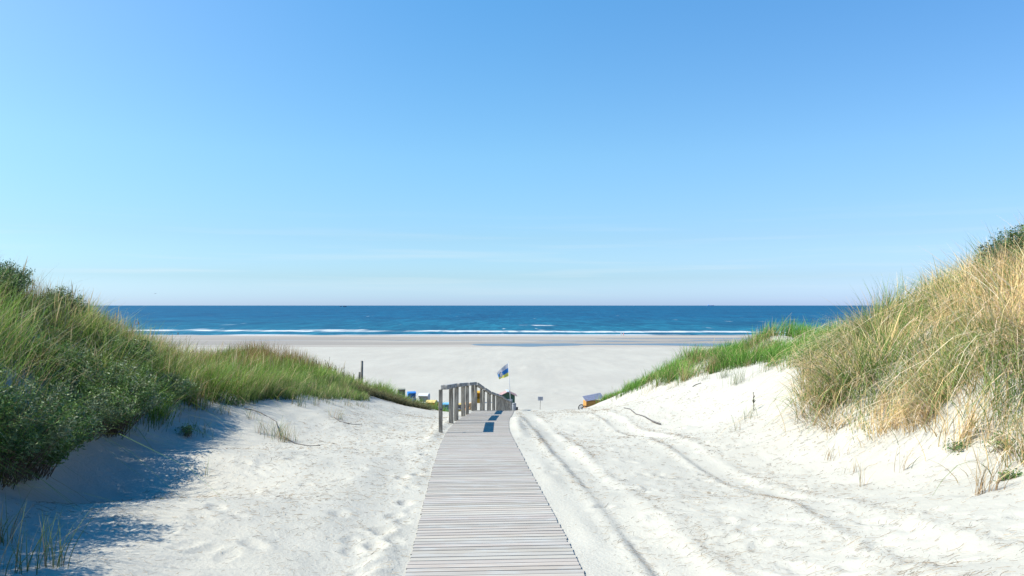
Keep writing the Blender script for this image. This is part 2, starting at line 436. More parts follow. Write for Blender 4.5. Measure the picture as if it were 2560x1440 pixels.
def mk_sand():
    m, nt, b = new_mat('beach_sand')
    N = nt.nodes.new; L = nt.links.new
    geo = N('ShaderNodeNewGeometry')
    sp = N('ShaderNodeSeparateXYZ'); L(geo.outputs['Position'], sp.inputs[0])
    n1 = N('ShaderNodeTexNoise'); n1.inputs['Scale'].default_value = .9; n1.inputs['Detail'].default_value = 6
    L(geo.outputs['Position'], n1.inputs[0])
    n2 = N('ShaderNodeTexNoise'); n2.inputs['Scale'].default_value = 260; n2.inputs['Detail'].default_value = 2
    L(geo.outputs['Position'], n2.inputs[0])
    mx = N('ShaderNodeMix'); mx.data_type = 'RGBA'
    mx.inputs[6].default_value = (.306, .289, .248, 1); mx.inputs[7].default_value = (.320, .303, .262, 1)
    r1 = N('ShaderNodeMapRange'); r1.inputs[1].default_value = .35; r1.inputs[2].default_value = .65
    L(n1.outputs[0], r1.inputs[0]); L(r1.outputs[0], mx.inputs[0])
    mg = N('ShaderNodeMix'); mg.data_type = 'RGBA'; mg.blend_type = 'MULTIPLY'
    r2 = N('ShaderNodeMapRange'); r2.inputs[1].default_value = .3; r2.inputs[2].default_value = .5; r2.inputs[3].default_value = .4; r2.inputs[4].default_value = 0
    L(n2.outputs[0], r2.inputs[0]); L(r2.outputs[0], mg.inputs[0]); L(mx.outputs[2], mg.inputs[6]); mg.inputs[7].default_value = (.72, .66, .58, 1)
    # damp sand towards the water: y runs out to sea
    mp = N('ShaderNodeMapping'); mp.inputs['Scale'].default_value = (.004, .03, 1); L(geo.outputs['Position'], mp.inputs[0])
    n3 = N('ShaderNodeTexNoise'); n3.inputs['Scale'].default_value = 1; n3.inputs['Detail'].default_value = 4; L(mp.outputs[0], n3.inputs[0])
    ad = N('ShaderNodeMath'); ad.operation = 'MULTIPLY_ADD'; L(n3.outputs[0], ad.inputs[0]); ad.inputs[1].default_value = 16; L(sp.outputs['Y'], ad.inputs[2])
    wet = N('ShaderNodeMapRange'); wet.inputs[1].default_value = 279; wet.inputs[2].default_value = 283; L(ad.outputs[0], wet.inputs[0])
    wc = N('ShaderNodeMix'); wc.data_type = 'RGBA'; wc.inputs[6].default_value = (.195, .165, .132, 1); wc.inputs[7].default_value = (.272, .235, .190, 1)
    r3 = N('ShaderNodeMapRange'); r3.inputs[1].default_value = .4; r3.inputs[2].default_value = .62; L(n3.outputs[0], r3.inputs[0]); L(r3.outputs[0], wc.inputs[0])
    fl = N('ShaderNodeMix'); fl.data_type = 'RGBA'; fl.blend_type = 'MULTIPLY'      # darker, mottled sand colour over the open beach
    fr = N('ShaderNodeMapRange'); fr.inputs[1].default_value = 60; fr.inputs[2].default_value = 110; L(sp.outputs['Y'], fr.inputs[0])
    mps = N('ShaderNodeMapping'); mps.inputs['Scale'].default_value = (.10, .035, 1); L(geo.outputs['Position'], mps.inputs[0])
    ns = N('ShaderNodeTexNoise'); ns.inputs['Scale'].default_value = 1; ns.inputs['Detail'].default_value = 7; ns.inputs['Roughness'].default_value = .65; L(mps.outputs[0], ns.inputs[0])
    rs = N('ShaderNodeMapRange'); rs.inputs[1].default_value = .35; rs.inputs[2].default_value = .65; rs.inputs[3].default_value = .45; rs.inputs[4].default_value = 1.15; L(ns.outputs[0], rs.inputs[0])
    fm_ = N('ShaderNodeMath'); fm_.operation = 'MULTIPLY'; L(fr.outputs[0], fm_.inputs[0]); L(rs.outputs[0], fm_.inputs[1])
    L(fm_.outputs[0], fl.inputs[0]); L(mg.outputs[2], fl.inputs[6]); fl.inputs[7].default_value = (.86, .85, .855, 1)
    mw = N('ShaderNodeMix'); mw.data_type = 'RGBA'; L(wet.outputs[0], mw.inputs[0]); L(fl.outputs[2], mw.inputs[6]); L(wc.outputs[2], mw.inputs[7])
    L(mw.outputs[2], b.inputs['Base Color'])
    ro = N('ShaderNodeMapRange'); ro.inputs[3].default_value = .9; ro.inputs[4].default_value = .55; L(wet.outputs[0], ro.inputs[0]); L(ro.outputs[0], b.inputs['Roughness'])
    b.inputs['Specular IOR Level'].default_value = .15
    bn = N('ShaderNodeTexNoise'); bn.inputs['Scale'].default_value = 24; bn.inputs['Detail'].default_value = 7; bn.inputs['Roughness'].default_value = .62
    L(geo.outputs['Position'], bn.inputs[0])
    bu = N('ShaderNodeBump'); bu.inputs['Strength'].default_value = .55; bu.inputs['Distance'].default_value = .022
    L(bn.outputs[0], bu.inputs['Height'])
    L(bu.outputs[0], b.inputs['Normal'])
    return m
M_SAND = mk_sand()
tag(link('sand', sand_me, M_SAND), kind='structure')

# ------------------------------------------------------------------ sea
def mk_sea():
    m, nt, b = new_mat('sea_water')
    N = nt.nodes.new; L = nt.links.new
    geo = N('ShaderNodeNewGeometry'); sp = N('ShaderNodeSeparateXYZ'); L(geo.outputs['Position'], sp.inputs[0])
    def noise(sx, sy, det=3, ofs=0):
        mp = N('ShaderNodeMapping'); mp.inputs['Scale'].default_value = (sx, sy, 1); mp.inputs['Location'].default_value = (ofs, ofs * .7, 0)
        L(geo.outputs['Position'], mp.inputs[0])
        n = N('ShaderNodeTexNoise'); n.inputs['Scale'].default_value = 1; n.inputs['Detail'].default_value = det
        L(mp.outputs[0], n.inputs[0]); return n.outputs[0]
    def mr(s, a, b_, c=0, d=1):
        r = N('ShaderNodeMapRange'); r.inputs[1].default_value = a; r.inputs[2].default_value = b_; r.inputs[3].default_value = c; r.inputs[4].default_value = d
        L(s, r.inputs[0]); return r.outputs[0]
    def ma(op, a, b_=None, c=None):
        n = N('ShaderNodeMath'); n.operation = op
        for i, v in enumerate((a, b_, c)):
            if v is None: continue
            if hasattr(v, 'is_linked'): L(v, n.inputs[i])
            else: n.inputs[i].default_value = v
        return n.outputs[0]
    # deep water to shallow water
    shal = mr(sp.outputs['Y'], 1100, 480)
    mx = N('ShaderNodeMix'); mx.data_type = 'RGBA'
    mx.inputs[6].default_value = (.0012, .071, .131, 1); mx.inputs[7].default_value = (.008, .100, .143, 1); L(shal, mx.inputs[0])
    ch = N('ShaderNodeMix'); ch.data_type = 'RGBA'; ch.blend_type = 'MULTIPLY'
    chop = ma('ADD', noise(.05, .018, 4), noise(.012, .004, 3, 5))
    L(mr(chop, .85, 1.2), ch.inputs[0]); L(mx.outputs[2], ch.inputs[6]); ch.inputs[7].default_value = (.40, .62, .72, 1)
    ch2 = N('ShaderNodeMix'); ch2.data_type = 'RGBA'; ch2.blend_type = 'MULTIPLY'
    L(mr(ma('ADD', noise(.17, .022, 3, 51), ma('MULTIPLY', noise(.06, .006, 3, 57), .7)), .78, 1.02, .9, 0), ch2.inputs[0]); L(ch.outputs[2], ch2.inputs[6]); ch2.inputs[7].default_value = (.35, .62, .72, 1)
    ch = ch2
    # surf: one long breaker, a broken second line, the wash at the edge and a few whitecaps
    X, Y = sp.outputs['X'], sp.outputs['Y']
    ysl = ma('MULTIPLY_ADD', X, .075, Y)                      # the breaker runs slightly slantwise
    jit = ma('ADD', ma('MULTIPLY_ADD', noise(.012, .0015, 5, 3), 30, -15), ma('MULTIPLY_ADD', noise(.11, .01, 4, 61), 22, -11))
    yb = ma('ADD', ysl, jit)
    front = ma('MULTIPLY', mr(yb, 478, 484), mr(yb, 512, 502))
    gaps = mr(noise(.0085, .0002, 4, 11), .40, .47)
    f1 = ma('MULTIPLY', ma('MULTIPLY', front, gaps), mr(noise(.10, .012, 4, 9), .34, .50, .15, 1))
    front2 = ma('MULTIPLY', mr(yb, 500, 506), mr(yb, 534, 522))
    f1b = ma('MULTIPLY', front2, mr(noise(.016, .0002, 4, 29), .56, .62))
    y3 = ma('ADD', ysl, ma('MULTIPLY_ADD', noise(.02, .004, 3, 17), 90, -45))
    line2 = ma('MULTIPLY', mr(y3, 620, 630), mr(y3, 655, 640))
    f2 = ma('MULTIPLY', line2, mr(noise(.022, .003, 3, 23), .58, .64))
    wy = ma('ADD', Y, ma('MULTIPLY_ADD', noise(.02, .004, 3, 31), 14, -7))
    f3 = ma('MULTIPLY', mr(wy, 446, 437), mr(noise(.02, .01, 4, 37), .40, .55))
    f4 = ma('MULTIPLY', mr(noise(.09, .012, 3, 41), .70, .74), mr(Y, 2600, 500, 0, .8))
    foam = ma('MAXIMUM', ma('MAXIMUM', ma('MAXIMUM', f1, f1b), ma('MAXIMUM', f2, f3)), f4)
    fm = N('ShaderNodeMix'); fm.data_type = 'RGBA'; L(foam, fm.inputs[0]); L(ch.outputs[2], fm.inputs[6]); fm.inputs[7].default_value = (.36, .365, .36, 1)
    L(fm.outputs[2], b.inputs['Base Color'])
    b.inputs['Roughness'].default_value = .5
    b.inputs['Specular IOR Level'].default_value = .09
    bu = N('ShaderNodeBump'); bu.inputs['Strength'].default_value = .75; bu.inputs['Distance'].default_value = 1.6
    L(ma('ADD', noise(.12, .05, 5, 2), ma('MULTIPLY', noise(.02, .008, 3, 4), 1.5)), bu.inputs['Height'])
    L(bu.outputs[0], b.inputs['Normal'])
    return m
xs = np.array([-30000, -8000, -2000, -600, -200, 0, 200, 600, 2000, 8000, 30000.])
ys = np.array([424, 440, 470, 520, 600, 800, 1200, 2500, 6000, 15000, 40000.])
SX, SY = np.meshgrid(xs, ys)
_i = np.arange(SX.size).reshape(SX.shape)
_f = np.stack([_i[:-1, :-1], _i[:-1, 1:], _i[1:, 1:], _i[1:, :-1]], -1).reshape(-1, 4)
SEA_Z = -17.0
sea = link('sea', mesh_np('sea', np.stack([SX, SY, np.full(SX.shape, SEA_Z)], -1).reshape(-1, 3), _f), mk_sea())
tag(sea, kind='structure')

def mk_pool():
    m, nt, b = new_mat('tidal_pool_water')
    b.inputs['Base Color'].default_value = (.07, .085, .10, 1); b.inputs['Roughness'].default_value = .3; b.inputs['Specular IOR Level'].default_value = .38
    n = nt.nodes.new('ShaderNodeTexNoise'); n.inputs['Scale'].default_value = .6
    g = nt.nodes.new('ShaderNodeNewGeometry'); nt.links.new(g.outputs['Position'], n.inputs[0])
    bu = nt.nodes.new('ShaderNodeBump'); bu.inputs['Strength'].default_value = .25; bu.inputs['Distance'].default_value = .1
    nt.links.new(n.outputs[0], bu.inputs['Height']); nt.links.new(bu.outputs[0], b.inputs['Normal'])
    return m
M_POOL = mk_pool()
def pool(x0, x1, c0, c1, w0, seed):
    n = 90
    xs = np.linspace(x0, x1, n)
    t = (xs - x0) / (x1 - x0)
    mid = c0 + (c1 - c0) * t + 5 * fbm(xs * .03, xs * 0, seed, 3)
    w = w0 * np.sqrt(np.clip(1 - (2 * t - 1) ** 4, 0, 1)) * (.75 + .5 * fbm(xs * .045, xs * 0 + 3, seed + 5, 3))
    w = np.clip(w, .15, None)
    v = []
    for i in range(n):
        for s in (-1, -.33, .33, 1):
            y = mid[i] + s * w[i]
            v.append((xs[i], y, beach(y) + .02))
    idx = np.arange(n * 4).reshape(n, 4)
    f = np.stack([idx[:-1, :-1], idx[1:, :-1], idx[1:, 1:], idx[:-1, 1:]], -1).reshape(-1, 4)
    tag(link('tidal_pool', mesh_np('tidal_pool', v, f), M_POOL), kind='structure')
pool(-16, 130, 297, 292, 15, 3)
pool(10, 150, 334, 344, 5, 8)
pool(-130, 40, 352, 338, 2.6, 13)
pool(40, 170, 366, 372, 5, 18)

# ------------------------------------------------------------------ boardwalk
def build_boardwalk():
    root = tag(empty('boardwalk', (0, 6, float(bw_z(6)) - .05)), 'narrow boardwalk of weathered pale grey cross planks running down to the beach', 'boardwalk')
    off = np.array([0, 6, float(bw_z(6)) - .05])
    V = []; C = []; Fc = []
    y = -3.0; pitch = .103; n = 0
    while y < 83.5:
        yc = y + pitch / 2
        x = float(bw_x(yc)); z = float(bw_z(yc))
        dz = (float(bw_z(yc + .05)) - float(bw_z(yc - .05))) / .1
        dx = (float(bw_x(yc + .05)) - float(bw_x(yc - .05))) / .1
        hw = .70 + random.uniform(-.005, .005); hd = (pitch - random.uniform(.007, .011)) / 2
        sag = random.uniform(-.0009, .0009); tw = random.uniform(-.0006, .0006); yaw = -dx + random.uniform(-.004, .004)
        sh = random.uniform(-.005, .005)
        base = np.array([.312, .287, .247]) * random.choice([.80, .90, .97, 1, 1, 1.03]) * random.uniform(.93, 1.05)
        base = base * np.array([1 + random.uniform(-.02, .05), 1, 1 + random.uniform(-.01, .05)])
        k = len(V)
        nseg = 3
        for i in range(nseg + 1):
            u = -1 + 2 * i / nseg
            xx = x + sh + u * hw
            for (s, top) in ((-1, 0), (-1, 1), (1, 1), (1, 0)):
                yy = yc + s * hd + u * hw * yaw
                zz = z + s * hd * dz + sag + tw * u - (0 if top else .032)
                if top: zz -= .0015 * (s > 0)
                V.append((xx - off[0], yy - off[1], zz - off[2])); C.append(base)
        for i in range(nseg):
            a = k + i * 4; b_ = a + 4
            for j in range(4):
                Fc.append((a + j, b_ + j, b_ + (j + 1) % 4, a + (j + 1) % 4))
        Fc.append((k, k + 1, k + 2, k + 3)); e = k + nseg * 4
        Fc.append((e + 3, e + 2, e + 1, e))
        y += pitch; n += 1
    m, nt, b = new_mat('boardwalk_planks')
    N = nt.nodes.new; L = nt.links.new
    at = N('ShaderNodeAttribute'); at.attribute_name = 'Col'
    geo = N('ShaderNodeNewGeometry')
    mp = N('ShaderNodeMapping'); mp.inputs['Scale'].default_value = (2.2, 60, 1); L(geo.outputs['Position'], mp.inputs[0])
    nz = N('ShaderNodeTexNoise'); nz.inputs['Scale'].default_value = 1; nz.inputs['Detail'].default_value = 5; L(mp.outputs[0], nz.inputs[0])
    mp2 = N('ShaderNodeMapping'); mp2.inputs['Scale'].default_value = (1.6, 3.2, 1); L(geo.outputs['Position'], mp2.inputs[0])
    n2 = N('ShaderNodeTexNoise'); n2.inputs['Scale'].default_value = 2.2; n2.inputs['Detail'].default_value = 6; L(mp2.outputs[0], n2.inputs[0])
    mx = N('ShaderNodeMix'); mx.data_type = 'RGBA'; mx.blend_type = 'MULTIPLY'
    r = N('ShaderNodeMapRange'); r.inputs[1].default_value = .35; r.inputs[2].default_value = .62; r.inputs[3].default_value = .75; r.inputs[4].default_value = 0
    L(nz.outputs[0], r.inputs[0]); L(r.outputs[0], mx.inputs[0]); L(at.outputs['Color'], mx.inputs[6]); mx.inputs[7].default_value = (.70, .67, .66, 1)
    sd = N('ShaderNodeMix'); sd.data_type = 'RGBA'       # blown sand lying on the wood
    r2 = N('ShaderNodeMapRange'); r2.inputs[1].default_value = .50; r2.inputs[2].default_value = .66; r2.inputs[4].default_value = .85; L(n2.outputs[0], r2.inputs[0])
    mm = N('ShaderNodeMath'); mm.operation = 'MULTIPLY'; L(r2.outputs[0], mm.inputs[0])
    r4 = N('ShaderNodeMapRange'); r4.inputs[1].default_value = .40; r4.inputs[2].default_value = .56; L(nz.outputs[0], r4.inputs[0]); L(r4.outputs[0], mm.inputs[1])
    L(mm.outputs[0], sd.inputs[0]); L(mx.outputs[2], sd.inputs[6]); sd.inputs[7].default_value = (.300, .296, .278, 1)
    L(sd.outputs[2], b.inputs['Base Color'])
    b.inputs['Roughness'].default_value = .85; b.inputs['Specular IOR Level'].default_value = .2
    bu = N('ShaderNodeBump'); bu.inputs['Strength'].default_value = .5; bu.inputs['Distance'].default_value = .006
    L(nz.outputs[0], bu.inputs['Height']); L(bu.outputs[0], b.inputs['Normal'])
    link('deck', mesh_np('deck', V, Fc, np.array(C), smooth=False), m, root)
    for s in (-.55, .55):
        bm = bmesh.new()
        ys = np.linspace(-3, 83.4, 90)
        r0 = None
        for yy in ys:
            x = float(bw_x(yy)) + s; z = float(bw_z(yy)) - .034
            r1 = [bm.verts.new((x + a - off[0], yy - off[1], z + c - off[2])) for a, c in ((-.04, 0), (.04, 0), (.04, -.1), (-.04, -.1))]
            if r0:
                for j in range(4): bm.faces.new((r0[j], r0[(j + 1) % 4], r1[(j + 1) % 4], r1[j]))
            r0 = r1
        bm_obj('stringer', bm, M_WOODGREY, root)
build_boardwalk()

# ------------------------------------------------------------------ handrail
def build_handrail():
    y0 = 16.55
    gx = lambda y: float(np.interp(y, [16.6, 19.6, 20.8, 23.3, 24.4, 26.9, 28, 30.5, 31.6, 34.1, 35.2, 37.7, 38.8, 41.3, 43, 84], [-1.51, -1.565, -1.50, -1.485, -1.41, -1.37, -1.31, -1.22, -1.15, -1.06, -1.0, -.92, -.88, -.81, -.76, -.16]) if y < 43 else bw_x(y) - .72)
    base = (gx(y0), y0, ground(gx(y0), y0))
    root = tag(empty('wooden_handrail', base), 'weathered grey wooden handrail on square posts along the left edge of the boardwalk', 'handrail')
    bo = Vector(base)
    y = y0; i = 0
    while y < 80.5:
        ya, yb = (y, y + 3.2) if i == 0 else (y, y + 2.95)
        ends = []
        for j, yy in enumerate((ya + (.05 if i == 0 else .24), yb - .22)):
            x = gx(yy) - (.05 if i == 0 and j == 0 else 0); gz = float(bw_z(yy)) - .08
            top = float(bw_z(yy)) + .93 + random.uniform(-.015, .015)
            zb = gz - .25
            w, d = (.080, .075) if (i == 0 and j == 0) else ((.11, .15) if i < 3 else (.095, .13))
            bm = bmesh.new()
            box(bm, (w, d, top - zb), (x - bo.x, yy - bo.y, (top + zb) / 2 - bo.z), (0, random.uniform(-.012, .012), random.uniform(-.05, .05)), .006)
            p = bm_obj('post', bm, M_WOODGREY, root)
        # top rail: a plank on edge, lying on the two posts
        za = float(bw_z(ya)) + .93; zb = float(bw_z(yb)) + .93
        a = Vector((gx(ya) + .05, ya, za + .03)); b = Vector((gx(yb) + .05, yb, zb + .03))
        if i == 0: a.z += .03; a.x -= .02
        mid = (a + b) / 2; dv = b - a
        bm = bmesh.new()
        box(bm, (.15, dv.length, .10), (0, 0, 0), bev=.008)
        q = dv.to_track_quat('Y', 'Z')
        bmesh.ops.transform(bm, matrix=Matrix.Translation(mid - bo) @ q.to_matrix().to_4x4(), verts=bm.verts)
        bm_obj('rail', bm, M_RAIL, root)
        y = yb + .62; i += 1
    bm = bmesh.new()      # bolt head on the nearest post
    tube(bm, [(gx(16.6) - .03 - bo.x, 16.55 - bo.y, .52), (gx(16.6) - .03 - bo.x, 16.50 - bo.y, .52)], .022, 10)
    bm_obj('bolt', bm, noisy('dark_steel', (.06, .06, .065), .5, .1, 5, metal=.6), root)
build_handrail()

# ------------------------------------------------------------------ grass
def blades(roots, h, lean, w, c0, c1, segs=4, curl=1.6, wprof=None):
    """ribbon blades. roots (n,3), h (n,), lean (n,2) sideways travel of the tip as a share of h"""
    n = len(roots)
    ang = RNG.uniform(0, math.pi, n)
    side = np.stack([np.cos(ang), np.sin(ang), np.zeros(n)], -1)
    lm = np.linalg.norm(lean, axis=1)
    V = np.empty((n, segs + 1, 2, 3)); C = np.empty((n, segs + 1, 2, 3))
    for k in range(segs + 1):
        t = k / segs
        hor = lean * (h * t ** curl)[:, None]
        ver = h * t * np.sqrt(np.clip(1 - np.clip(.55 * lm * t, 0, .9) ** 2, .12, 1)) - h * np.clip(lm - .75, 0, 1.2) * t ** 3 * .75
        p = roots.copy(); p[:, :2] += hor; p[:, 2] += ver
        ww = (wprof[k] if wprof is not None else (1 - t ** 1.7) * (.75 + .5 * t) + .04) * w
        V[:, k, 0] = p - side * ww[:, None] / 2; V[:, k, 1] = p + side * ww[:, None] / 2
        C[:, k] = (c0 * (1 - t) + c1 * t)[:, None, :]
    i = np.arange(n * (segs + 1) * 2).reshape(n, segs + 1, 2)
    Fc = np.stack([i[:, :-1, 0], i[:, :-1, 1], i[:, 1:, 1], i[:, 1:, 0]], -1).reshape(-1, 4)
    return V.reshape(-1, 3), Fc, C.reshape(-1, 3)

def join(parts):
    V, Fc, C = [], [], []; o = 0
    for v, f, c in parts:
        V.append(v); Fc.append(f + o); C.append(c); o += len(v)
    return np.concatenate(V), np.concatenate(Fc), np.concatenate(C)

def scatter(poly, n, clump=.5, seed=0, keep=None):
    poly_a = np.array(poly)
    lo, hi = poly_a.min(0), poly_a.max(0)
    out = np.zeros((0, 2))
    while len(out) < n:
        m = n * 2
        p = RNG.uniform(lo, hi, (m, 2))
        # nearer ground gets more blades
        ok = in_poly(p[:, 0], p[:, 1], poly)
        ok &= RNG.random(m) < np.clip(13.0 / np.maximum(p[:, 1], 6), .12, 1)
        ok &= RNG.random(m) < np.clip(.60 + clump * fbm(p[:, 0] * 1.5, p[:, 1] * 1.5, 70 + seed, 2) * 1.1, .16, 1)
        if keep is not None: ok &= RNG.random(m) < keep(p[:, 0], p[:, 1])
        out = np.concatenate([out, p[ok]])
    return out[:n]

def tussocks(poly, n, per, sd, share, clump, seed):
    """roots gathered in separate tussocks, the rest loose; gives roots, offset from the tussock's middle, one random number per tussock"""
    nt = int(n * share / per)
    c = scatter(poly, nt, clump, seed)
    k = RNG.integers(0, nt, int(n * share))
    size = RNG.uniform(.55, 1.5, nt)
    off = RNG.normal(0, 1, (len(k), 2)) * (sd * size[k])[:, None]
    p = c[k] + off
    tone = RNG.random(nt)[k]; big = size[k]
    q = scatter(poly, n - len(p), clump, seed)
    return np.concatenate([p, q]), np.concatenate([off, np.zeros_like(q)]), np.concatenate([tone, RNG.random(len(q))]), np.concatenate([big, np.full(len(q), .72)])

def mixc(a, b, t): return np.asarray(a) * (1 - t[:, None]) + np.asarray(b) * t[:, None]

LPOLY = [(-4.7,3.6),(-4.75,5.4),(-5.1,6.8),(-5.55,8.6),(-5.95,11.5),(-6.3,14),(-6.15,16.5),(-6.0,18),(-5.95,20),(-6.1,22.5),(-6.2,25),(-5.7,28),(-5.0,30.3),(-4.0,32),(-3.1,33),(-3.2,36.5),(-6,39),(-13.5,36),(-14,3.5)]
RPOLY = [(5.9,6.0),(5.85,8.6),(5.75,9.6),(5.7,11.4),(5.3,12.4),(4.95,13.1),(5.4,14.2),(6.1,16.2),(6.9,17.8),(7.3,18.8),(7.1,20.2),(6.7,21.8),(6.2,23.4),(5.75,25),(5.15,27.4),(4.5,29.8),(3.95,31.6),(3.3,33.2),(3.3,36.5),(7,40),(14,38),(14,5)]

def clump_lean(x, y, seed, amt, base):
    """blades of one clump lean the same way"""
    a = fbm(x * 1.9, y * 1.9, seed, 2) * 3.2; m = .5 + .5 * fbm(x * 1.3 + 9, y * 1.3, seed + 3, 2)
    l = np.stack([np.cos(a), np.sin(a)], -1) * (amt * np.clip(m, 0, 1.2))[:, None]
    return l + np.array(base)

def make_left_grass():
    parts = []
    p, toff, ttone, tbig = tussocks(LPOLY, 112000, 75, .15, .66, .6, 1)
    x, y = p[:, 0], p[:, 1]
    z = H(x, y, False) - .03
    n = len(x)
    h = RNG.uniform(.38, .85, n) * np.interp(y, [7, 20, 30, 36], [1.0, .95, .72, .5]) * (1 + .38 * fbm(x * 1.1, y * 1.1, 81, 2)) * np.where((x < -8.6) & (y < 17), .72, 1.0) * np.where((x > -7.2) & (y < 13.5), 1.35, 1.0) * (.62 + .38 * tbig)
    lean = clump_lean(x, y, 201, .28, (.14, -.05)) + RNG.normal(0, .20, (n, 2)) + toff * 1.6
    arch = RNG.random(n) < .22
    lean[arch] *= 2.3
    tone = np.clip(.5 + .9 * fbm(x * .55, y * .5, 91, 3), 0, 1)           # patches of fresh and of straw-tipped grass
    crest = np.clip((z + 2.9) / 2.2, 0, 1) * np.clip((-x - 5.5) / 2.0, 0, 1)
    dry = RNG.random(n) < (.04 + .18 * crest + .10 * (tone > .66) + .42 * (ttone > .90))
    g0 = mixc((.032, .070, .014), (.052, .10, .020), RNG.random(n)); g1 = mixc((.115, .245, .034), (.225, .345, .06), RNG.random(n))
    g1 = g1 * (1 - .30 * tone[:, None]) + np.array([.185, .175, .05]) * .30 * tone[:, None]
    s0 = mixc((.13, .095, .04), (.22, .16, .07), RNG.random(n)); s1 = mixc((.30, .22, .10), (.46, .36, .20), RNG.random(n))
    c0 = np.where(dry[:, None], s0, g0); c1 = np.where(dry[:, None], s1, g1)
    bv = (1 + .22 * fbm(x * 1.9, y * 1.9, 232, 2) + .55 * (ttone - .5))[:, None]; c0 = np.clip(c0 * bv, .005, .8); c1 = np.clip(c1 * bv, .01, .8)
    w = RNG.uniform(.006, .011, n) * np.interp(y, [7, 15, 35], [.85, 1.25, 1.9])
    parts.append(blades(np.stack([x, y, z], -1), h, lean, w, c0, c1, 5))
    # fresh green fringe running out on to the sand
    p = scatter([(-5.9,16.6),(-5.75,18),(-5.2,19.5),(-5.0,22),(-4.7,25),(-5.3,28),(-6.3,27),(-6.6,22),(-6.4,17.5)], 5200, .9, 2)
    x, y = p[:, 0], p[:, 1]; n = len(x); z = H(x, y, False) - .02
    edge = np.clip((-x - 4.7) / 1.2, 0, 1)
    h = RNG.uniform(.22, .5, n) * (.5 + .6 * edge)
    g0 = mixc((.05, .085, .02), (.08, .12, .03), RNG.random(n)); g1 = mixc((.12, .22, .045), (.24, .30, .09), RNG.random(n))
    dry = RNG.random(n) < .25
    g1 = np.where(dry[:, None], mixc((.34, .26, .13), (.50, .40, .24), RNG.random(n)), g1)
    parts.append(blades(np.stack([x, y, z], -1), h, clump_lean(x, y, 205, .4, (.15, -.05)) + RNG.normal(0, .2, (n, 2)), RNG.uniform(.007, .012, n) * np.interp(y, [16, 28], [1.3, 1.7]), g0, g1, 5))
    # matted grass and roots hanging over the undercut edge
    t = RNG.random(2600); x = -5.45 + 2.0 * t + RNG.normal(0, .16, 2600); y = 26.2 + 4.6 * t + RNG.normal(0, .3, 2600)
    n = len(x); z = H(x, y, False)
    c = mixc((.10, .085, .045), (.20, .20, .09), RNG.random(n))
    parts.append(blades(np.stack([x, y, z + .03], -1), RNG.uniform(.2, .42, n), RNG.normal(0, .35, (n, 2)) + np.array([.65, -.55]), RNG.uniform(.012, .02, n), c * .6, c, 5))
    # thin brown haze of flowering grass on the crest
    p = scatter([(-7.6,21),(-7.2,29),(-6.4,32),(-9,32),(-12,30),(-13,14),(-9.2,12.5),(-8.4,16)], 17000, .9, 4)
    x, y = p[:, 0], p[:, 1]; n = len(x); z = H(x, y, False)
    h = RNG.uniform(.50, .95, n) * np.interp(y, [12, 30, 34], [1, .85, .6])
    c = mixc((.20, .125, .045), (.33, .225, .095), RNG.random(n))
    parts.append(blades(np.stack([x, y, z], -1), h, clump_lean(x, y, 208, .2, (.08, 0)) + RNG.normal(0, .12, (n, 2)), RNG.uniform(.004, .008, n) * np.interp(y, [12, 30], [1.0, 1.7]), c * .6, c))
    # seed heads: a thin stalk with a thick pale spike
    p = scatter(LPOLY, 750, .3, 6, keep=lambda a, b: np.clip((-5.9 - a) / 1.0, .1, 1) * np.clip(1.2 - b / 40, .1, 1))
    x, y = p[:, 0], p[:, 1]; n = len(x); z = H(x, y, False)
    h = RNG.uniform(.75, 1.1, n) * np.interp(y, [7, 20, 34], [1.0, .95, .65])
    lean = RNG.normal(0, .10, (n, 2)) + np.array([.05, 0])
    c = mixc((.36, .27, .13), (.50, .40, .24), RNG.random(n))
    w = RNG.uniform(.010, .015, n) * np.interp(y, [7, 15, 34], [.9, 1.2, 1.6])
    parts.append(blades(np.stack([x, y, z], -1), h, lean, w, c * .7, c, 8, 1.6, [.22, .22, .22, .22, .22, .24, 1.0, .85, .1]))
    # long arching pale blades in front
    p = scatter([(-4.8,5),(-5.2,7),(-5.6,9),(-6.1,12),(-6.4,15),(-6.4,20),(-9,20),(-9,5)], 1300, .4, 8)
    x, y = p[:, 0], p[:, 1]; n = len(x); z = H(x, y, False)
    a = RNG.normal(-.5, 1.1, n)
    lean = np.stack([np.cos(a), np.sin(a)], -1) * RNG.uniform(.7, 1.25, n)[:, None]
    c = mixc((.24, .29, .12), (.48, .45, .29), RNG.random(n))
    parts.append(blades(np.stack([x, y, z], -1), RNG.uniform(.7, 1.15, n), lean, RNG.uniform(.007, .011, n), c * .5, c, 8, 1.7))
    v, f, c = join(parts)
    tag(link('marram_grass', mesh_np('left_grass', v, f, c), M_GRASS), 'green and brown tipped marram grass covering the shaded left dune', 'grass', kind='stuff')

